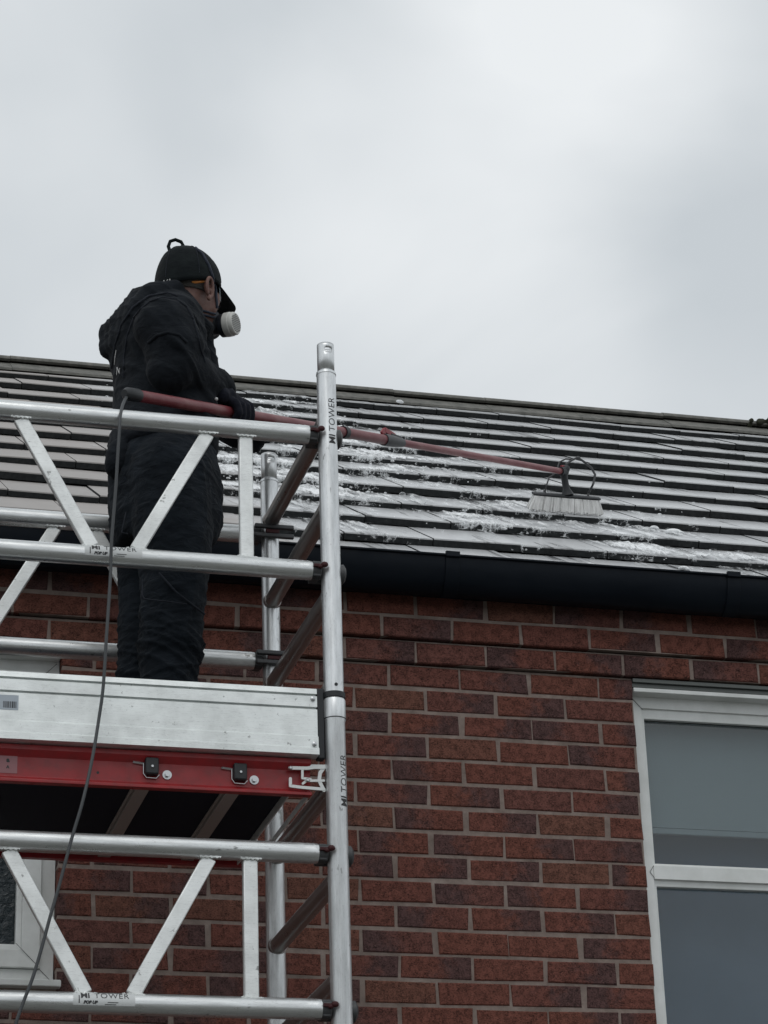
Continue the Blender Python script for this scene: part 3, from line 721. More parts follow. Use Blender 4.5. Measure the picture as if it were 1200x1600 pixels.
# cast hook bracket on the near beam: a flat open-work profile
def outline(pts, w, y0, y1, mbb):
    for a, b_ in zip(pts[:-1], pts[1:]):
        a3 = Vector((a[0], (y0+y1)/2, a[1])); b3 = Vector((b_[0], (y0+y1)/2, b_[1])); mbb.bar(a3, b3, w, abs(y1-y0))
    for a in pts: mbb.cyl((a[0], y0-.0002, a[1]), (a[0], y1+.0002, a[1]), w/2, 14)
def Q(cx, cy):
    p = P(380+cx/6.667, 1160+cy/6.667, yb_-.024); return (p.x, p.z)
hb = MB(); y0, y1 = yb_-.027, yb_-.020
outline([Q(485, 268), Q(660, 272), Q(740, 262), Q(845, 262)], .0085, y0, y1, hb); outline([Q(720, 255), Q(845, 258)], .012, y0+.0018, y1-.0018, hb)
outline([Q(615, 270), Q(615, 375), Q(700, 385)], .006, y0+.0006, y1-.0006, hb)
outline([Q(490, 380), Q(490, 455), Q(600, 470), Q(840, 490)], .0075, y0+.0003, y1-.0003, hb)
outline([Q(660, 400), Q(840, 400)], .006, y0+.0009, y1-.0009, hb)
outline([Q(620, 430), Q(660, 400)], .006, y0+.0012, y1-.0012, hb)
outline([Q(850, 250), Q(800, 320), Q(790, 400), Q(840, 500)], .009, y0+.0015, y1-.0015, hb)
ob = hb.build('hook_bracket', 'cast', plat, smooth=30)
hb = MB()
for q, r in ((Q(488, 272), .0048), (Q(668, 400), .0052)): hb.tube([(q[0], y0+.001, q[1]), (q[0], y0-.004, q[1]), (q[0], y0-.006, q[1])], [r, r, r*.6], 14)
build_each(hb, 'bolt', 'steel', plat)
for px, py, bx_, by_ in ((237, 1198, 261, 1211), (375, 1207, 397, 1219)):
    c = P(px, py, yb_-.02); b2 = P(bx_, by_, yb_-.01)
    m = MB(); m.box((c.x-.0165, yb_-.030, c.z-.021), (c.x+.0165, yb_-.009, c.z+.022)); m.build('latch', 'black', plat, bevel=.004, seg=3)
    m = MB(); m.tube([(c.x-.019, yb_-.014, c.z+.01), (c.x-.019, yb_-.014, c.z-.016), (c.x-.012, yb_-.014, c.z-.026), (c.x+.012, yb_-.014, c.z-.027), (c.x+.020, yb_-.014, c.z-.018)], .0016, 8)
    m.tube([(c.x-.045, yb_-.012, c.z+.012), (c.x-.018, yb_-.012, c.z+.009)], .0035, 8); build_each(m, 'latch_wire', 'steel', plat)
    m = MB(); m.tube([(c.x, yb_-.029, c.z-.002), (c.x, yb_-.0335, c.z-.002)], [.0045, .003], 12)
    m.build('screw', 'steel', plat)
    m = MB(); m.tube([(b2.x, yb_-.009, b2.z), (b2.x, yb_-.012, b2.z)], .0115, 24); m.tube([(b2.x, yb_-.011, b2.z), (b2.x, yb_-.019, b2.z)], .0064, 6); m.build('bolt', 'steel', plat, smooth=30)
p = P(12, 1193, yb_-.009); m = MB().box((p.x-.03, yb_-.0098, p.z-.024), (P(27, 1193, yb_-.009).x, yb_-.0092, p.z+.020)); m.build('sticker', 'stickerp', plat, smooth=0)
text_build([('a', .016, .001, 0, .004, 0, 1), ('A', .010, .0006, .0, -.012, 0, 1)], lambda u, v: (p.x-.003+u, yb_-.0102, p.z+v), 'sticker_print', 'ink', plat)
p = P(153, 1207, yb_-.01); MB().cyl((p.x, yb_-.0093, p.z), (p.x, yb_-.0085, p.z), .0035, 12).build('drill_hole', 'black', plat)

# ------------------------------------------------------------------ the person
BY = -.775                                     # depth of the body's mid line
def dirn(deg): a = R(deg); return Vector((math.cos(a), math.sin(a), 0)), Vector((math.sin(a), -math.cos(a), 0))
bf, br_ = dirn(17)                            # body forward / his right hand side (towards the camera)
hf, hr = dirn(44)                             # the head looks further round to the roof
DECK = -.978
man = thing('person', 'person in black hoodie, cap and respirator mask standing on the scaffold platform holding a pole', 'person', (P(250, 1065, BY).x, BY, DECK))
# pole line, needed by the hands
PE = P(203, 616, -1.155)
def roofz(y): return Z0+(y-Y0)*TB/TA
# brush on the roof: solve depth where the sight line meets the tiles
lo_, hi_ = 0.0, 3.0
for _ in range(40):
    mid = (lo_+hi_)/2; q = P(884, 800, mid)
    if q.z > roofz(mid): lo_ = mid
    else: hi_ = mid
# (the ray climbs more slowly than the roof: above the roof near the eave, below it further back)
BR = P(884, 800, lo_)
BH = .125
PB = P(880, 737, BR.y-.06)
pd = (PB-PE).normalized()
def pole_at(px):
    """point of the pole whose image column is px"""
    a, b_ = 0, (PB-PE).length
    for _ in range(40):
        m_ = (a+b_)/2; q = PE+pd*m_; w_ = q-CAM; x_ = 600+FPX*w_.dot(RT)/w_.dot(FW)
        if x_ < px: a = m_
        else: b_ = m_
    return PE+pd*a
H1, H2 = pole_at(368), pole_at(424)

def wrinkle(amp, sc, stretch=(1, 1, 2.2), off=0):
    def f(co, n):
        v = Vector((co.x*stretch[0], co.y*stretch[1], co.z*stretch[2]))*sc+Vector((off, off, off))
        a = noise.fractal(v, 1.0, 2.0, 3, noise_basis='PERLIN_ORIGINAL')
        b_ = 1-abs(noise.noise(v*.8+Vector((3, 7, 1))))*2
        return amp*(a*.8+(max(b_, 0)**2)*.55)
    return f
Z3 = Vector((0, 0, 1))
# trousers
NL = [P(266, 745, BY-.085), P(272, 840, BY-.10), P(272, 930, BY-.105), P(266, 1010, BY-.10), P(262, 1065, BY-.095)]
FL = [P(240, 745, BY+.085), P(232, 840, BY+.10), P(229, 930, BY+.105), P(228, 1010, BY+.10), P(227, 1065, BY+.10)]
def leg_down(l, d): q = l[-1].copy(); q2 = q.copy(); q2.z = DECK+.085; q2 = q2+d; return l+[q2]
NL = leg_down(NL, Vector((-.01, 0, 0))); FL = leg_down(FL, Vector((.0, 0, 0)))
tm = MB()
tm.loft([(P(257, 690, BY), bf, br_, .122, .145), (P(256, 730, BY), bf, br_, .142, .160), (P(257, 775, BY), bf, br_, .146, .182), (P(258, 820, BY), bf, br_, .142, .18), (P(258, 850, BY), bf, br_, .125, .17)])
tm.limb(NL, [.118, .104, .084, .080, .071, .062]); tm.limb(FL, [.115, .092, .074, .070, .066, .060])
def folds(co, sc, st, off):
    v = Vector((co.x*st[0], co.y*st[1], co.z*st[2]))*sc+Vector((off, off*.7, off*1.3))
    v = v+Vector((noise.noise(v*.6), noise.noise(v*.6+Vector((9, 2, 4))), noise.noise(v*.6+Vector((1, 8, 3)))))*.8
    return (1-min(1, abs(noise.noise(v))*3.2))**1.6
def trouser_disp(co, n):
    return .8*trouser_disp0(co, n)
def trouser_disp0(co, n):
    c_ = Vector((co.x, co.y, co.z+co.x*.55)); c2 = Vector((co.x, co.y, co.z-co.x*.35))
    w = .28+1.0*math.exp(-((co.z+.62)/.17)**2)
    wt = .3+.7*math.exp(-((co.z+.10)/.12)**2)
    return .006*noise.noise(co*8)+w*(.0085*folds(c_, 6, (.7, .7, 3.4), 2)+.006*folds(c2, 9, (.6, .6, 3.2), 5))+wt*.004*folds(c_, 9, (.6, .6, 3.6), 11)+.006*folds(co, 5, (1.7, 1.7, .6), 8)
tr = put(remesh(tm, .0055, 6, trouser_disp), 'trousers', 'trousers', man, smooth=180)
tp = MB()   # thigh pocket: flap and hanging bottom edge
def on_leg(px, py, Y): return P(px, py, Y)
pk = []
tp.tube([P(223, 905, BY-.175), P(222, 930, BY-.178), P(226, 936, BY-.185), P(262, 940, BY-.20), P(292, 944, BY-.19)], .0022, 6)
tp.tube([P(197, 800, BY-.12), P(190, 832, BY-.125), P(200, 834, BY-.135)], .002, 6)
tp.tube([P(308, 740, BY-.16), P(311, 790, BY-.165), P(316, 830, BY-.165)], .003, 6)
tp.tube([P(248, 895, BY-.19), P(275, 925, BY-.20), P(320, 960, BY-.17)], .0028, 6)
build_each(tp, 'pocket_seam', 'piping', tr)
# hoodie
hm = MB()
hm.loft([(P(262, 470, BY), bf, br_, .060, .075), (P(255, 484, BY), bf, br_, .080, .118), (P(248, 502, BY), bf, br_, .100, .172), (P(245, 530, BY), bf, br_, .113, .190), (P(249, 565, BY), bf, br_, .122, .172),
         (P(257, 610, BY), bf, br_, .134, .150), (P(258, 655, BY), bf, br_, .140, .145), (P(256, 690, BY), bf, br_, .146, .150), (P(255, 712, BY), bf, br_, .148, .152)])
SN = P(258, 512, BY-.16); EN = P(270, 574, BY-.165); WN = H1+Vector((-.048, .0, .072))
hm.limb([P(254, 502, BY-.09), SN, (SN+EN)/2+Vector((.008, 0, 0)), EN, EN.lerp(WN, .5), WN], [.062, .078, .077, .066, .056, .044])
SF = P(262, 505, BY+.17); EF = P(318, 640, BY+.17); WF = H2+Vector((-.055, .02, -.055))
hm.limb([SF, EF, EF.lerp(WF, .5), WF], [.078, .060, .050, .042])
# chest front panel hanging forward over the stomach
hm.limb([P(306, 530, BY+.04), P(314, 580, BY+.05), P(318, 640, BY+.05)], [.045, .050, .048])
# hood: a slack bag hanging from the neck down the back, and a thick rim round the neck
for s in (-1, -.5, 0, .5, 1):
    o_ = br_*(.085*s); k = 1-.25*abs(s)
    hm.limb([P(252, 470, BY)+o_, P(218, 477, BY)+o_, P(194, 504, BY)+o_, P(186, 533, BY)+o_*.8], [.032*k, .043*k, .041*k, .028*k])
rim = []
for i in range(25):
    t = 2*math.pi*i/24
    c_ = P(277, 492, BY); tilt = math.radians(-26)
    v = bf*(math.cos(t)*.074)+br_*(math.sin(t)*.086); v = v+Z3*(math.cos(t)*.074*math.tan(tilt)-.006*abs(math.sin(t))-.028*max(0, math.sin(t))); rim.append(c_+v)
hm.limb(rim, [.020]*25, 10)
# baggy hem at the back
hm.limb([P(190, 705, BY-.05), P(182, 728, BY-.05), P(186, 742, BY-.04)], [.035, .030, .02])
def hood_disp(co, n):
    w = min(1.0, math.exp(-((co-EN).length/.16)**2)+.6*math.exp(-((co-SN).length/.12)**2))
    c_ = Vector((co.x, co.y, co.z+co.x*.8))
    return .006*noise.noise(co*7)+(.30+.70*w)*.010*folds(c_, 4.5, (.8, .8, 2.0), 3)+.004*folds(c_, 9, (.8, .8, 2.2), 7)+.005*folds(co, 4, (1.6, 1.6, .8), 15)
hd = put(remesh(hm, .006, 14, hood_disp), 'hoodie', 'hoodie', man, smooth=180)
# raised shoulder seam / piping
def surf_line(obj_me, pix, Yguess): pass
dgp = bpy.context.evaluated_depsgraph_get(); dgp.update()
def hit(o, px, py, off=.001):
    """point of object o's surface met by one sight line"""
    d = (FW + RT*((px-600)/FPX) - UP*((py-800)/FPX)).normalized()
    ok, loc, nn, _ = o.ray_cast(o.matrix_world.inverted() @ CAM, (o.matrix_world.inverted().to_3x3() @ d))
    return (o.matrix_world @ loc)+nn*off if ok else None
bpy.context.view_layer.update()
def seam(o, pix, r, name, m, n=5):
    pts = []
    for (x0, y0_), (x1, y1_) in zip(pix[:-1], pix[1:]):
        for i in range(n):
            h = hit(o, x0+(x1-x0)*i/n, y0_+(y1_-y0_)*i/n, r*.3)
            if h is not None and (not pts or (h-pts[-1]).length < .06): pts.append(h)
    if len(pts) > 3: MB().tube(pts, r, 8).build(name, m, o)
seam(hd, [(193, 590), (194, 560), (199, 525), (210, 495), (228, 474), (252, 465), (276, 468), (292, 480), (302, 500), (309, 525), (314, 548), (322, 570)], .0028, 'seam', 'piping')
seam(hd, [(175, 575), (180, 540), (190, 508), (208, 480), (232, 463), (262, 458), (280, 464)], .0035, 'seam', 'piping')
seam(hd, [(232, 536), (246, 524), (262, 520), (280, 524), (294, 538)], .0045, 'sleeve_fold', 'hoodie')
# the white printing just visible on the back, a slanting N and a stroke
def printline(pts, r=.0012):
    out = [hit(hd, x, y, .0012) for x, y in pts]; out = [q for q in out if q is not None]
    return out
mbp = MB()
for pl in ([(182, 547), (180, 560), (179.5, 570)], [(183, 586), (183.5, 574)], [(183.5, 574), (187, 584)], [(187, 584), (187.5, 575)]):
    q = printline(pl)
    if len(q) > 1: mbp.tube(q, .0012, 6)
if mbp.v: mbp.build('back_print', 'white', hd)
h = hit(hd, 336, 624, .004)
MB().ball(h if h is not None else P(336, 624, -1.0), .005, 10, 8).build('cord_tip', 'white', hd)

# head, neck and the hidden body under the clothes: one continuous mesh
HC = P(297, 460, BY); nod = R(-2)
hu = (Z3*math.cos(nod)+hf*math.sin(nod)).normalized(); hf2 = (hf*math.cos(nod)-Z3*math.sin(nod)).normalized(); hr2 = hr.copy()
HB = Matrix((hf2, hr2, hu)).transposed()
def hp(f, r_, u): return HC + hf2*f + hr2*r_ + hu*u
bmh = MB()
bmh.ball(hp(-.012, 0, .030), (.094, .075, .090), 28, 18, HB)            # cranium
bmh.ball(hp(.022, 0, -.035), (.066, .060, .075), 24, 14, HB)            # face
bmh.ball(hp(.040, 0, -.085), (.040, .040, .032), 20, 12, HB)            # chin
bmh.limb([hp(.082, 0, .012), hp(.098, 0, -.018)], [.010, .014], 12)     # nose
bmh.limb([hp(.074, -.03, .028), hp(.074, .03, .028)], [.012, .012], 12)  # brow
bmh.limb([hp(.078, -.016, -.048), hp(.078, .016, -.048)], [.009, .009], 10)  # lips
for s in (-1, 1):
    bmh.limb([hp(.045, .052*s, -.01), hp(.03, .05*s, -.05)], [.020, .018], 12)
bmh.limb([hp(-.030, 0, -.03), P(276, 494, BY), P(258, 516, BY)], [.058, .060, .070], 20)   # neck
bmh.loft([(P(255, 505, BY), bf, br_, .07, .12), (P(248, 530, BY), bf, br_, .09, .165), (P(256, 620, BY), bf, br_, .10, .14), (P(257, 720, BY), bf, br_, .10, .15), (P(258, 780, BY), bf, br_, .10, .15)])
bmh.limb([SN, EN, WN, H1+Vector((-.02, -.0, .04))], [.05, .042, .028, .024]); bmh.limb([SF, EF, WF, H2+Vector((-.02, .0, -.03))], [.05, .042, .028, .024])
bmh.limb(NL, [.09, .078, .058, .052, .045, .040]); bmh.limb(FL, [.09, .075, .055, .050, .045, .040])
body = put(remesh(bmh, .006, 3), 'body', 'skin', man, smooth=180)
# ears
for s in (1, -1):
    em = MB(); ec = hp(-.024, .0785*s, -.015)
    pts = []
    for i in range(15):
        t = R(-70)+R(300)*i/14
        pts.append(ec + hf2*(.0145*math.cos(t)-.004*math.sin(t)) + hu*(.027*math.sin(t)+ (.002)) + hr2*(s*(.006+.004*math.sin(t))))
    em.limb(pts, [.0052]*15, 10)
    em.ball(ec+hu*.004-hr2*s*.004, (.013, .006, .022), 14, 10, HB)
    em.ball(ec-hu*.027+hf2*.003, (.0085, .006, .010), 12, 8, HB)
    em.ball(ec+hf2*.009-hu*.004, (.005, .006, .006), 10, 6, HB)
    put(remesh(em, .0022, 2), 'ear', 'skin', body, smooth=180)
# short hair at nape and sides
def shell(frange, axes, cen, name, m, par, thick=.002, trange=(0, 2*math.pi), n=40, mm_=14, disp=None):
    vs = []; fs = []; (p0, p1) = frange
    for j in range(mm_+1):
        ph = p0+(p1-p0)*j/mm_
        for k in range(n+1):
            t = trange[0]+(trange[1]-trange[0])*k/n
            v = Vector((axes[0]*math.sin(ph)*math.cos(t), axes[1]*math.sin(ph)*math.sin(t), axes[2]*math.cos(ph)))
            if disp: v = disp(v, t, ph)
            vs.append(cen + HB @ v)
    for j in range(mm_):
        for k in range(n): a = j*(n+1)+k; fs.append((a, a+1, a+n+2, a+n+1))
    o = MB().add(vs, fs).build(name, m, par, smooth=60); sm = o.modifiers.new('s', 'SOLIDIFY'); sm.thickness = thick; sm.offset = -1; return o
shell((R(80), R(122)), (.0955, .0775, .092), hp(-.013, 0, .030), 'hair', 'hair', body, .003, (R(80), R(280)))
# cap
capc = hp(-.010, 0, .036)
def capd(v, t, ph):
    k = 1+.012*math.cos(6*t)*math.sin(ph)                       # six panels
    w_ = max(0, (ph-R(50))/R(47)); v = Vector((v.x*k, v.y*k, v.z-.030*w_*max(0, -math.cos(t))**.8-.006*w_)); return v
cap = shell((R(0), R(97)), (.106, .088, .104), capc, 'cap', 'cap', man, .003, disp=capd, n=60, mm_=18)
bb = MB(); vs = []; fs = []; nb = 20; mbn = 8
for j in range(mbn+1):
    u = j/mbn
    for i in range(nb+1):
        a = R(-62)+R(124)*i/nb
        ex = .098*u*math.cos(a*.9)**.7
        f_ = .104*math.cos(a)+ex; l_ = .086*math.sin(a)*(1-.06*u)
        dz = -.010-.02*ex-.14*ex*u - .016*(abs(math.sin(a))**2)*(0.3+u)
        vs.append(capc+HB @ Vector((f_, l_, dz)))
for j in range(mbn):
    for i in range(nb): a = j*(nb+1)+i; fs.append((a, a+1, a+nb+2, a+nb+1))
o = bb.add(vs, fs).build('brim', 'cap', cap, smooth=60); sm = o.modifiers.new('s', 'SOLIDIFY'); sm.thickness = .0035
cs = MB()
for ang in (180, 240, 300, 0, 60, 120):
    pts = []
    for i_ in range(2, 13):
        ph = R(97)*i_/13; t = R(ang); w_ = max(0, (ph-R(50))/R(47)); k_ = 1+.012*math.cos(6*t)*math.sin(ph)
        pts.append(capc+HB @ Vector((.1065*k_*math.sin(ph)*math.cos(t), .0885*k_*math.sin(ph)*math.sin(t), .1045*math.cos(ph)-.030*w_*max(0, -math.cos(t))**.8-.006*w_)))
    cs.tube(pts, .0011, 6)
build_each(cs, 'cap_seam', 'piping', cap)
bb = MB(); bb.ball(capc+hu*.104, (.007, .007, .004), 12, 6, HB); bb.build('cap_button', 'cap', cap)
# loop of strap on top
lp = [P(266, 394, BY), P(263, 385, BY), P(266, 377, BY), P(274, 374.5, BY), P(283, 378, BY), P(286, 383, BY), P(282, 388, BY), P(272, 393, BY)]
MB().tube(lp, .0052, 10).build('strap_loop', 'cap', cap)
bpy.context.view_layer.update()
def hitm(objs, px, py, off):
    best = None
    for o in objs:
        h = hit(o, px, py, off)
        if h is not None and (best is None or (h-CAM).length < (best-CAM).length): best = h
    return best
def band(objs, pix, w, name, m, par, n=6, off=.002):
    pts = []
    for (x0, y0_), (x1, y1_) in zip(pix[:-1], pix[1:]):
        for i in range(n):
            h = hitm(objs, x0+(x1-x0)*i/n, y0_+(y1_-y0_)*i/n, off)
            if h is not None and (not pts or (h-pts[-1]).length < .05): pts.append(h)
    if len(pts) > 3: return MB().tube(pts, w, 8).build(name, m, par)
band([cap, body], [(305, 388), (316, 398), (326, 416), (332, 434), (336.5, 455), (338, 470), (338.5, 484)], .0042, 'head_strap', 'strap', man)
# pale mark on the cap's back strap
mk = MB()
for (a, b_) in (((256.5, 438), (258, 445.5)), ((258, 445.5), (266, 444.5)), ((258, 441), (265.5, 440.0)), ((265.5, 440), (265.8, 436)), ((261, 439), (263, 437))):
    q = [hitm([cap, body], *a, .0015), hitm([cap, body], (a[0]+b_[0])/2, (a[1]+b_[1])/2, .0015), hitm([cap, body], *b_, .0015)]; q = [z for z in q if z is not None]
    if len(q) > 1: mk.tube(q, .0013, 6)
if mk.v: mk.build('cap_mark', 'white', cap)
# glasses
gl = MB(); gpts = [hitm([body, cap], x, y, .003) for x, y in ((299, 440.5), (304, 441), (312, 440.5), (320, 439.5))]; gpts = [q for q in gpts if q is not None]
gl.tube(gpts, [.0022, .0042, .0036, .0030][:len(gpts)], 8)
glo = gl.build('safety_glasses', 'orange', man)
le = MB(); vs = []; fs = []
for j in range(5):
    for i in range(17):
        a = R(-70)+R(140)*i/16; vs.append(hp(.092*math.cos(a)+.006, .080*math.sin(a), .018-.042*j/4))
for j in range(4):
    for i in range(16): a = j*17+i; fs.append((a, a+1, a+18, a+17))
le.add(vs, fs).build('lens', 'lens', glo)
# respirator
rm = MB(); rm.ball(hp(.070, 0, -.062), (.045, .050, .048), 22, 14, HB); rm.ball(hp(.105, 0, -.070), (.026, .030, .030), 18, 12, HB)
FCs = []
for s in (1, -1):
    ax = (hf2*math.cos(R(82))+hr2*(s*math.sin(R(82)))-hu*.05).normalized(); st_ = hp(.085, .030*s, -.078); FCs.append((st_, ax, s)); rm.limb([hp(.075, .01*s, -.07), st_+ax*.012], [.030, .026], 14)
msk = put(remesh(rm, .004, 3), 'respirator', 'rubber', man, smooth=180)
for st_, ax, s in FCs:
    f = MB(); a0 = st_+ax*.012
    f.tube([a0, a0+ax*.004, a0+ax*.018, a0+ax*.020], [.028, .0335, .0345, .032], 32); f.build('filter_mount', 'rubber', msk)
    f = MB(); f.tube([a0+ax*.018, a0+ax*.020, a0+ax*.036, a0+ax*.038, a0+ax*.046, a0+ax*.050], [.033, .0352, .0352, .0335, .0335, .0305], 36); fo = f.build('filter', 'filter', msk, smooth=40)
    sx = ax.cross(hu).normalized(); sy = ax.cross(sx).normalized(); g = MB()
    for i in range(-4, 5):
        o_ = i*.0058; hl = math.sqrt(max(.027**2-o_**2, 0)); dv = (sx*math.cos(R(35))+sy*math.sin(R(35))); ov = ax.cross(dv)
        g.tube([a0+ax*.0505+ov*o_-dv*hl, a0+ax*.0505+ov*o_+dv*hl], .0015, 6)
    build_each(g, 'filter_vent', 'groove', fo)
band([body, msk], [(296, 474), (300, 479), (315, 485), (330, 489), (337, 490)], .0035, 'neck_strap', 'strap', msk)
band([body, msk], [(296, 480), (300, 485), (315, 491), (330, 495), (337, 495)], .0035, 'neck_strap', 'strap', msk)
# gloves
def glove(C0, side, wrist, name):
    """hand closed round the pole at C0; side=+1: knuckles on top, fingers down the near side; -1: palm underneath"""
    g = MB(); G = 1.22; up = (Z3-pd*Z3.dot(pd)).normalized(); near = pd.cross(up).normalized()
    if near.dot(CAM-C0) < 0: near = -near
    rp = .017
    L_ = [.92, 1.0, .95, .78]; span = R(205) if side > 0 else R(60)
    for i in range(4):
        ci = C0+pd*(.036-.0240*i); pts = []; rad = []
        n_ = 9; a0, a1 = (R(100), R(100)-span*L_[i]) if side > 0 else (R(-120), R(-120)+span*L_[i])
        for k in range(n_):
            a = a0+(a1-a0)*k/(n_-1); rr = rp+.0125+.006*math.exp(-((k-0)/1.6)**2)+.003*(k in (3, 6)); pts.append(ci+(near*math.cos(a)+up*math.sin(a))*rr); rad.append(.0138-.0003*k)
        g.limb(pts, rad, 10)
    kn = C0+up*(.034*side)-near*.004
    g.limb([kn+pd*.034, kn-pd*.034], [.017, .017], 12)
    back = C0+up*(.046*side)-pd*.040-near*.006
    for s_ in (-.5, .5): g.limb([kn+pd*(.022*s_*2), back+pd*(.018*s_*2)+near*.004, wrist+near*(.012*s_)], [.020, .024, .030], 12)
    g.limb([back, wrist, wrist+(wrist-back).normalized()*.02], [.024, .031, .034], 14)
    # thumb, leaving the side of the palm and closing under/behind
    th = [back+pd*.020-near*.012, C0+pd*.030-near*.030+up*(.012*side), C0+pd*.048-near*.022-up*(.012*side), C0+pd*.052+near*.002-up*(.028*side)]
    if side < 0: th = th[:2]+[C0+pd*.040-near*.030-up*.020]
    g.limb(th, [.016, .014, .012, .011][:len(th)], 10)
    return put(remesh(g, .0035, 2), name, 'glove', man, smooth=180)
cf = (H1+Vector((-.03, 0, .05))-WN).normalized()
MB().tube([WN-cf*.030, WN-cf*.004, WN+cf*.006], [.0475, .0465, .0440], 24).build('cuff', 'hoodie', hd)
glove(H1, 1, WN+(H1-WN)*.10, 'glove'); glove(H2, -1, WF+(H2-WF)*.12, 'glove')
# boots
for l, s in ((NL, -1), (FL, 1)):
    a = l[-1]; b_ = MB(); f3 = dirn(10 if s < 0 else 25)[0]
    b_.limb([a+Z3*.04, Vector((a.x, a.y, DECK+.055))], [.058, .052]); b_.limb([Vector((a.x, a.y, DECK+.045))-f3*.03, Vector((a.x, a.y, DECK+.05))+f3*.08, Vector((a.x, a.y, DECK+.042))+f3*.16], [.044, .046, .040])
    me = remesh(b_, .007, 3)
    for v in me.vertices:
        if v.co.z < DECK+.002: v.co.z = DECK+.002
    put(me, 'boot', 'boot', man, smooth=180)

# ------------------------------------------------------------------ pole with brush
pole = thing('cleaning_pole', 'long red telescopic cleaning pole with white bristle brush head resting on the roof tiles', 'brush pole', tuple(PE))
CL = pole_at(606)
MB().tube([PE, PE+pd*.01, CL+pd*.01], [.0145, .0158, .0158], 24).build('pole_section', 'pole', pole)
MB().tube([CL-pd*.02, PB], [.0118, .0108], 20).build('pole_section', 'pole', pole)
MB().tube([PE-pd*.028, PE-pd*.012, PE+pd*.035, PE+pd*.04], [.010, .0175, .0182, .0170], 20).build('end_sleeve', 'black', pole)
upv = (Z3-pd*Z3.dot(pd)).normalized(); nv = pd.cross(upv).normalized()
if nv.dot(CAM-CL) < 0: nv = -nv
c = MB(); c.tube([CL-pd*.03, CL+pd*.0, CL+pd*.05, CL+pd*.10], [.0190, .0195, .0175, .0135], 22); cl_ = c.build('pole_clamp', 'greyplastic', pole)
c = MB(); c.bar(CL-pd*.035+upv*.016, CL-pd*.01+upv*.032, .018, .008, nv); c.bar(CL-pd*.012+upv*.032, CL+pd*.055+upv*.016, .018, .010, nv); c.build('clamp_lever', 'redclip', cl_, bevel=.002)
c = MB(); c.bar(CL+pd*.02+upv*.014, CL+pd*.085+upv*.010, .02, .016, nv); c.build('clamp_body', 'black', cl_, bevel=.003)
c2 = pole_at(537); MB().tube([c2-pd*.01, c2+pd*.012], .0195, 22).build('pole_collar', 'black', pole)
# brush head: stock, bristles, gooseneck, jet tubes
lx = P(829, 772, BR.y).x; rx = P(932, 792, BR.y).x; cxb = (lx+rx)/2; hw = (rx-lx)/2
sr = BR.y
brush = MB(); n = 30
roof_up = (T(1)-T(0)).normalized()
def bpt(s, v, up_): return Vector((cxb+s*hw, sr, BR.z))+roof_up*v+nrm*up_ + Z3*(-.0*s)
vs = []; fs = []; rows = [(.052, .020, 0), (.030, .024, .6), (.004, .036, 1.6)]
prof_n = 16
brm = MB(); rndb = random.Random(9)
for i in range(760):                                            # bristle tufts
    s = rndb.uniform(-1, 1); v = rndb.uniform(-1, 1); a = bpt(s*.97, v*.016, .052); fl = .012*s*abs(s); b2 = bpt(s, v*.034, .004+rndb.uniform(-.004, .004))+Vector((fl+rndb.uniform(-.004, .004), 0, 0))
    brm.tube([a, a.lerp(b2, .5)+nrm*.0, b2], [.0040, .0042, .0046], 5)
bo = brm.build('bristles', 'bristle', pole, smooth=60)
stk = MB(); stk.loft([(bpt(-1.03, 0, .060), roof_up, nrm, .012, .004), (bpt(-.98, 0, .058), roof_up, nrm, .018, .006), (bpt(0, 0, .059), roof_up, nrm, .020, .007), (bpt(.98, 0, .058), roof_up, nrm, .018, .006), (bpt(1.03, 0, .057), roof_up, nrm, .012, .004)], 16)
stk.build('brush_stock', 'black', pole)
sb = bpt(0.03, 0, .062); gk = MB(); gk.tube([sb, sb+(PB-sb)*.25, sb+(PB-sb)*.7, PB], [.024, .013, .012, .015], 16); gk.tube([PB-pd*.03, PB+pd*.012], [.0165, .0175], 16)
gk.limb([PB+Z3*.0, PB+Vector((.012, 0, .012))], [.016, .014], 12); gk.build('gooseneck', 'black', pole)
MB().tube([PB-pd*.015+Z3*.018, PB+Z3*.020+Vector((.006, 0, 0)), PB+Vector((.022, 0, .006))], .006, 10).build('neck_clip', 'redclip', pole)
yb2 = BR.y-.05
jt = MB(); jt.tube([P(866, 741, yb2), P(858, 746, yb2), P(854, 758, yb2), P(851, 771, BR.y)], .0028, 8)
jt.tube([P(884, 726, yb2), P(893, 719, yb2), P(903, 715, yb2), P(913, 722, yb2), P(924, 731, yb2), P(930, 742, yb2), P(927, 756, yb2), P(920, 770, BR.y), P(917, 783, BR.y)], .0044, 8)
jt.tube([P(870, 735, yb2), P(874, 722, yb2), P(884, 717, yb2), P(896, 718, yb2)], .003, 8)
jt.ball(P(903, 716, yb2), (.010, .008, .008), 10, 8); build_each(jt, 'jet_tube', 'greyplastic', pole)
jn = MB()
for q in ((851, 771), (919, 785)): w_ = P(*q, BR.y); jn.tube([w_+Z3*.012, w_-Z3*.006], [.004, .009], 10)
build_each(jn, 'jet_nozzle', 'black', pole)

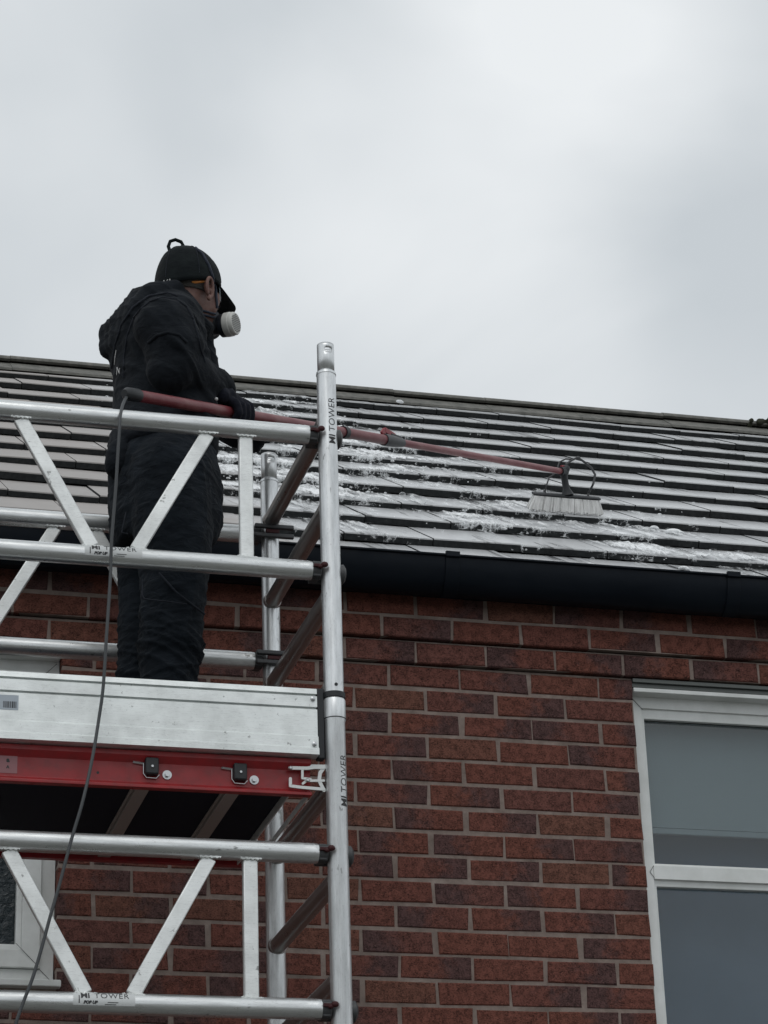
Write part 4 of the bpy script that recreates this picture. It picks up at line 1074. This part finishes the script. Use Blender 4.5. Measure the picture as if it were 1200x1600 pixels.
# hose from the pole's end down over the rails
hz = [(199, 618, -1.165), (192, 632, -1.20), (188, 650, -1.236), (186.5, 672, -1.245), (184, 710, -1.25), (181, 760, -1.25), (177, 810, -1.25), (174, 850, -1.25), (173, 890, -1.25), (170, 940, -1.255), (166, 1000, -1.26), (163, 1050, -1.262), (160, 1085, -1.262), (155, 1120, -1.262),
      (147, 1170, -1.27), (138, 1215, -1.28), (127, 1260, -1.29), (115, 1300, -1.29), (104, 1340, -1.29), (92, 1385, -1.29), (79, 1430, -1.29), (66, 1478, -1.29), (52, 1525, -1.29), (38, 1562, -1.29), (27, 1592, -1.29), (18, 1625, -1.29)]
hp_ = [P(*q) for q in hz]; e = hp_[-1]
hp_ += [e+Vector((-.05, -.03, -.15)), e+Vector((-.10, -.10, -.6)), Vector((e.x-.2, e.y-.2, GZ+.5)), Vector((e.x-.28, e.y-.35, GZ+.02)), Vector((e.x-.8, e.y-.9, GZ+.012)), Vector((e.x-1.8, e.y-1.2, GZ+.012))]
def catmull(pts, n=6):
    out = []
    for i in range(len(pts)-1):
        a = pts[max(i-1, 0)]; b_ = pts[i]; c_ = pts[i+1]; d = pts[min(i+2, len(pts)-1)]
        for k in range(n):
            t = k/n; out.append(.5*((2*b_)+(c_-a)*t+(2*a-5*b_+4*c_-d)*t*t+(3*b_-a-3*c_+d)*t**3))
    return out+[pts[-1]]
ho = MB().tube(catmull(hp_), .0042, 10).build('water_hose', 'hose')
ho['label'] = 'thin grey hose hanging from the pole end down over the scaffold rails'; ho['category'] = 'hose'

# ------------------------------------------------------------------ soap foam on the roof
def tile_pt(k, s, x):
    """k course, s 0..1 up the exposed top face from its front edge"""
    A = T(k); Cc = T(k+1)-nrm*TT; return Vector((x, 0, 0))+A+(Cc-A)*s
def density(x, k):
    """how much foam lies at this place"""
    d = 0
    for (cx, ck, sx, sk, w_) in FO: d = max(d, w_*math.exp(-((x-cx)/sx)**2-((k-ck)/sk)**2))
    return d
FO = [(.55, 4.5, 1.0, 4.5, .60), (.20, 3.4, .50, 1.8, .98), (.62, 1.7, .42, .7, .96), (-.05, 4.2, .34, 3.6, 1.0), (.50, 6.5, .55, 3.2, .92), (.32, 9.5, .55, 2.4, .82), (.95, 2.4, .50, 1.4, .92), (1.10, .8, .40, .9, .86), (1.55, .6, .6, 1.1, .68), (.9, 5.2, .40, 1.9, .76), (1.35, 2.4, .35, 1.2, .68), (.12, 1.2, .22, .6, .85), (.25, .3, .35, .35, .5), (-.40, 10.3, .10, .35, .75)]
fm = MB(); att = []
def fnoise(x, y, z=0): return noise.fractal(Vector((x, y, z)), .9, 2.1, 4, noise_basis='PERLIN_ORIGINAL')
vs = []; fs = []; dens = []
dx = .0065
for k in range(0, NC):
    xs = np.arange(-1.1, 2.3, dx); svals = [-3, -2, -1, 0] + [i/13 for i in range(1, 14)]
    nrow = len(svals); base_i = len(vs); grid = []
    for ix, x in enumerate(xs):
        colm = []
        d0 = density(x, k)
        hang = max(0.0, fnoise(x*7, k*3.1)*.9+.15)*(d0 > .25)
        for si, s in enumerate(svals):
            if d0 < .12: colm.append(None); continue
            kk = k+max(s, 0)
            if s <= 0:
                p = T(k)-nrm*(TT*.95*(-s)/3)-roof_up*.002; p = Vector((x, p.y, p.z))
                f = fnoise(x*26, k*5+s*.55)*.55+fnoise(x*7, k*2.3)*.7+.12+.10*s+(d0-.45)*.9
                h = max(f-.10, 0); n_ = Vector((0, -.8, .6))
            else:
                p = tile_pt(k, s, x); p = Vector((x, p.y, p.z))
                f = fnoise((x+s*.05)*15, (k+s*.9)*1.9)*.6+fnoise(x*4, kk*1.1, 5)*.6+.08+(d0-.45)*1.5
                h = max(f-.10, 0); n_ = nrm
            if h <= 0.02: colm.append(None); continue
            th = min(h, 1.0)*.009*(1 if s > 0 else .9)*(.5+fnoise(x*45, kk*12)*.9+.3)+.0014
            vs.append(p+n_*max(th, .0012)); dens.append(min(1, h*.75+.18)); colm.append(len(vs)-1)
        grid.append(colm)
    for ix in range(len(xs)-1):
        for si in range(nrow-1):
            q = (grid[ix][si], grid[ix+1][si], grid[ix+1][si+1], grid[ix][si+1])
            if None not in q: fs.append(q)
me = bpy.data.meshes.new('soap_foam'); me.from_pydata([tuple(v) for v in vs], [], fs)
a = me.attributes.new('dens', 'FLOAT', 'POINT'); a.data.foreach_set('value', dens)
foam = put(me, 'soap_foam', 'foam', None, smooth=180, fixn=False)
# bubbles and blobs sitting in the foam
bl = MB(); bu = MB(); rnd = random.Random(21)
cnt = 0
while cnt < 650:
    x = rnd.uniform(-.6, 1.9); k = rnd.randrange(0, NC); d0 = density(x, k)
    if rnd.random() > d0*d0: continue
    cnt += 1; s = rnd.choice((rnd.uniform(.0, .15), rnd.uniform(.5, 1), rnd.uniform(.85, 1.0), -.3)); r = rnd.uniform(.0015, .0045)*(1.6 if rnd.random() < .1 else 1)
    p = tile_pt(k, max(s, 0), x); p = Vector((x, p.y, p.z))
    if s < 0: p = p-nrm*rnd.uniform(0, TT*.8)-roof_up*.003
    bl.ball(p+nrm*r*.3, (r*rnd.uniform(1, 1.8), r, r*.7), 7, 5)
me2 = bl.mesh('blobs'); 
a = me2.attributes.new('dens', 'FLOAT', 'POINT'); a.data.foreach_set('value', [.75]*len(me2.vertices))
ob2 = put(me2, 'foam_blob', 'foam', foam, smooth=180)
for i in range(26):
    while True:
        x = rnd.uniform(-.3, 1.4); k = rnd.randrange(1, 10); d0 = density(x, k)
        if rnd.random() < d0: break
    r = rnd.choice((rnd.uniform(.004, .008), rnd.uniform(.004, .008), rnd.uniform(.006, .010))); p = tile_pt(k-1, rnd.uniform(.75, .99), x); bu.ball(Vector((x, p.y, p.z))+nrm*r*.2-roof_up*.01, (r*1.3, r, r), 14, 9)
# the few big blobs that stand alone
for px, py, r in ((1052, 832, .022), (1022, 824, .010), (1068, 888, .012), (624, 627, .011), (932, 902, .01), (1010, 812, .012)):
    lo_, hi_ = -.05, 3.2
    for _ in range(40):
        mid = (lo_+hi_)/2
        if P(px, py, mid).z > roofz(mid)-.012: lo_ = mid
        else: hi_ = mid
    q = P(px, py, lo_); bl2 = MB(); bl2.ball(q, (r*1.5, r, r*.55), 16, 10); bl2.ball(q+Vector((r*.9, 0, -.004)), (r, r, r*.4), 14, 8); m3 = bl2.mesh('b')
    a = m3.attributes.new('dens', 'FLOAT', 'POINT'); a.data.foreach_set('value', [1.0]*len(m3.vertices)); put(m3, 'foam_blob', 'foam', foam, smooth=180)
bu.build('bubble', 'bubble', foam, smooth=180)
foam['kind'] = 'stuff'; foam['label'] = 'white soap suds and bubbles streaked over the wet roof tiles'; foam['category'] = 'foam'
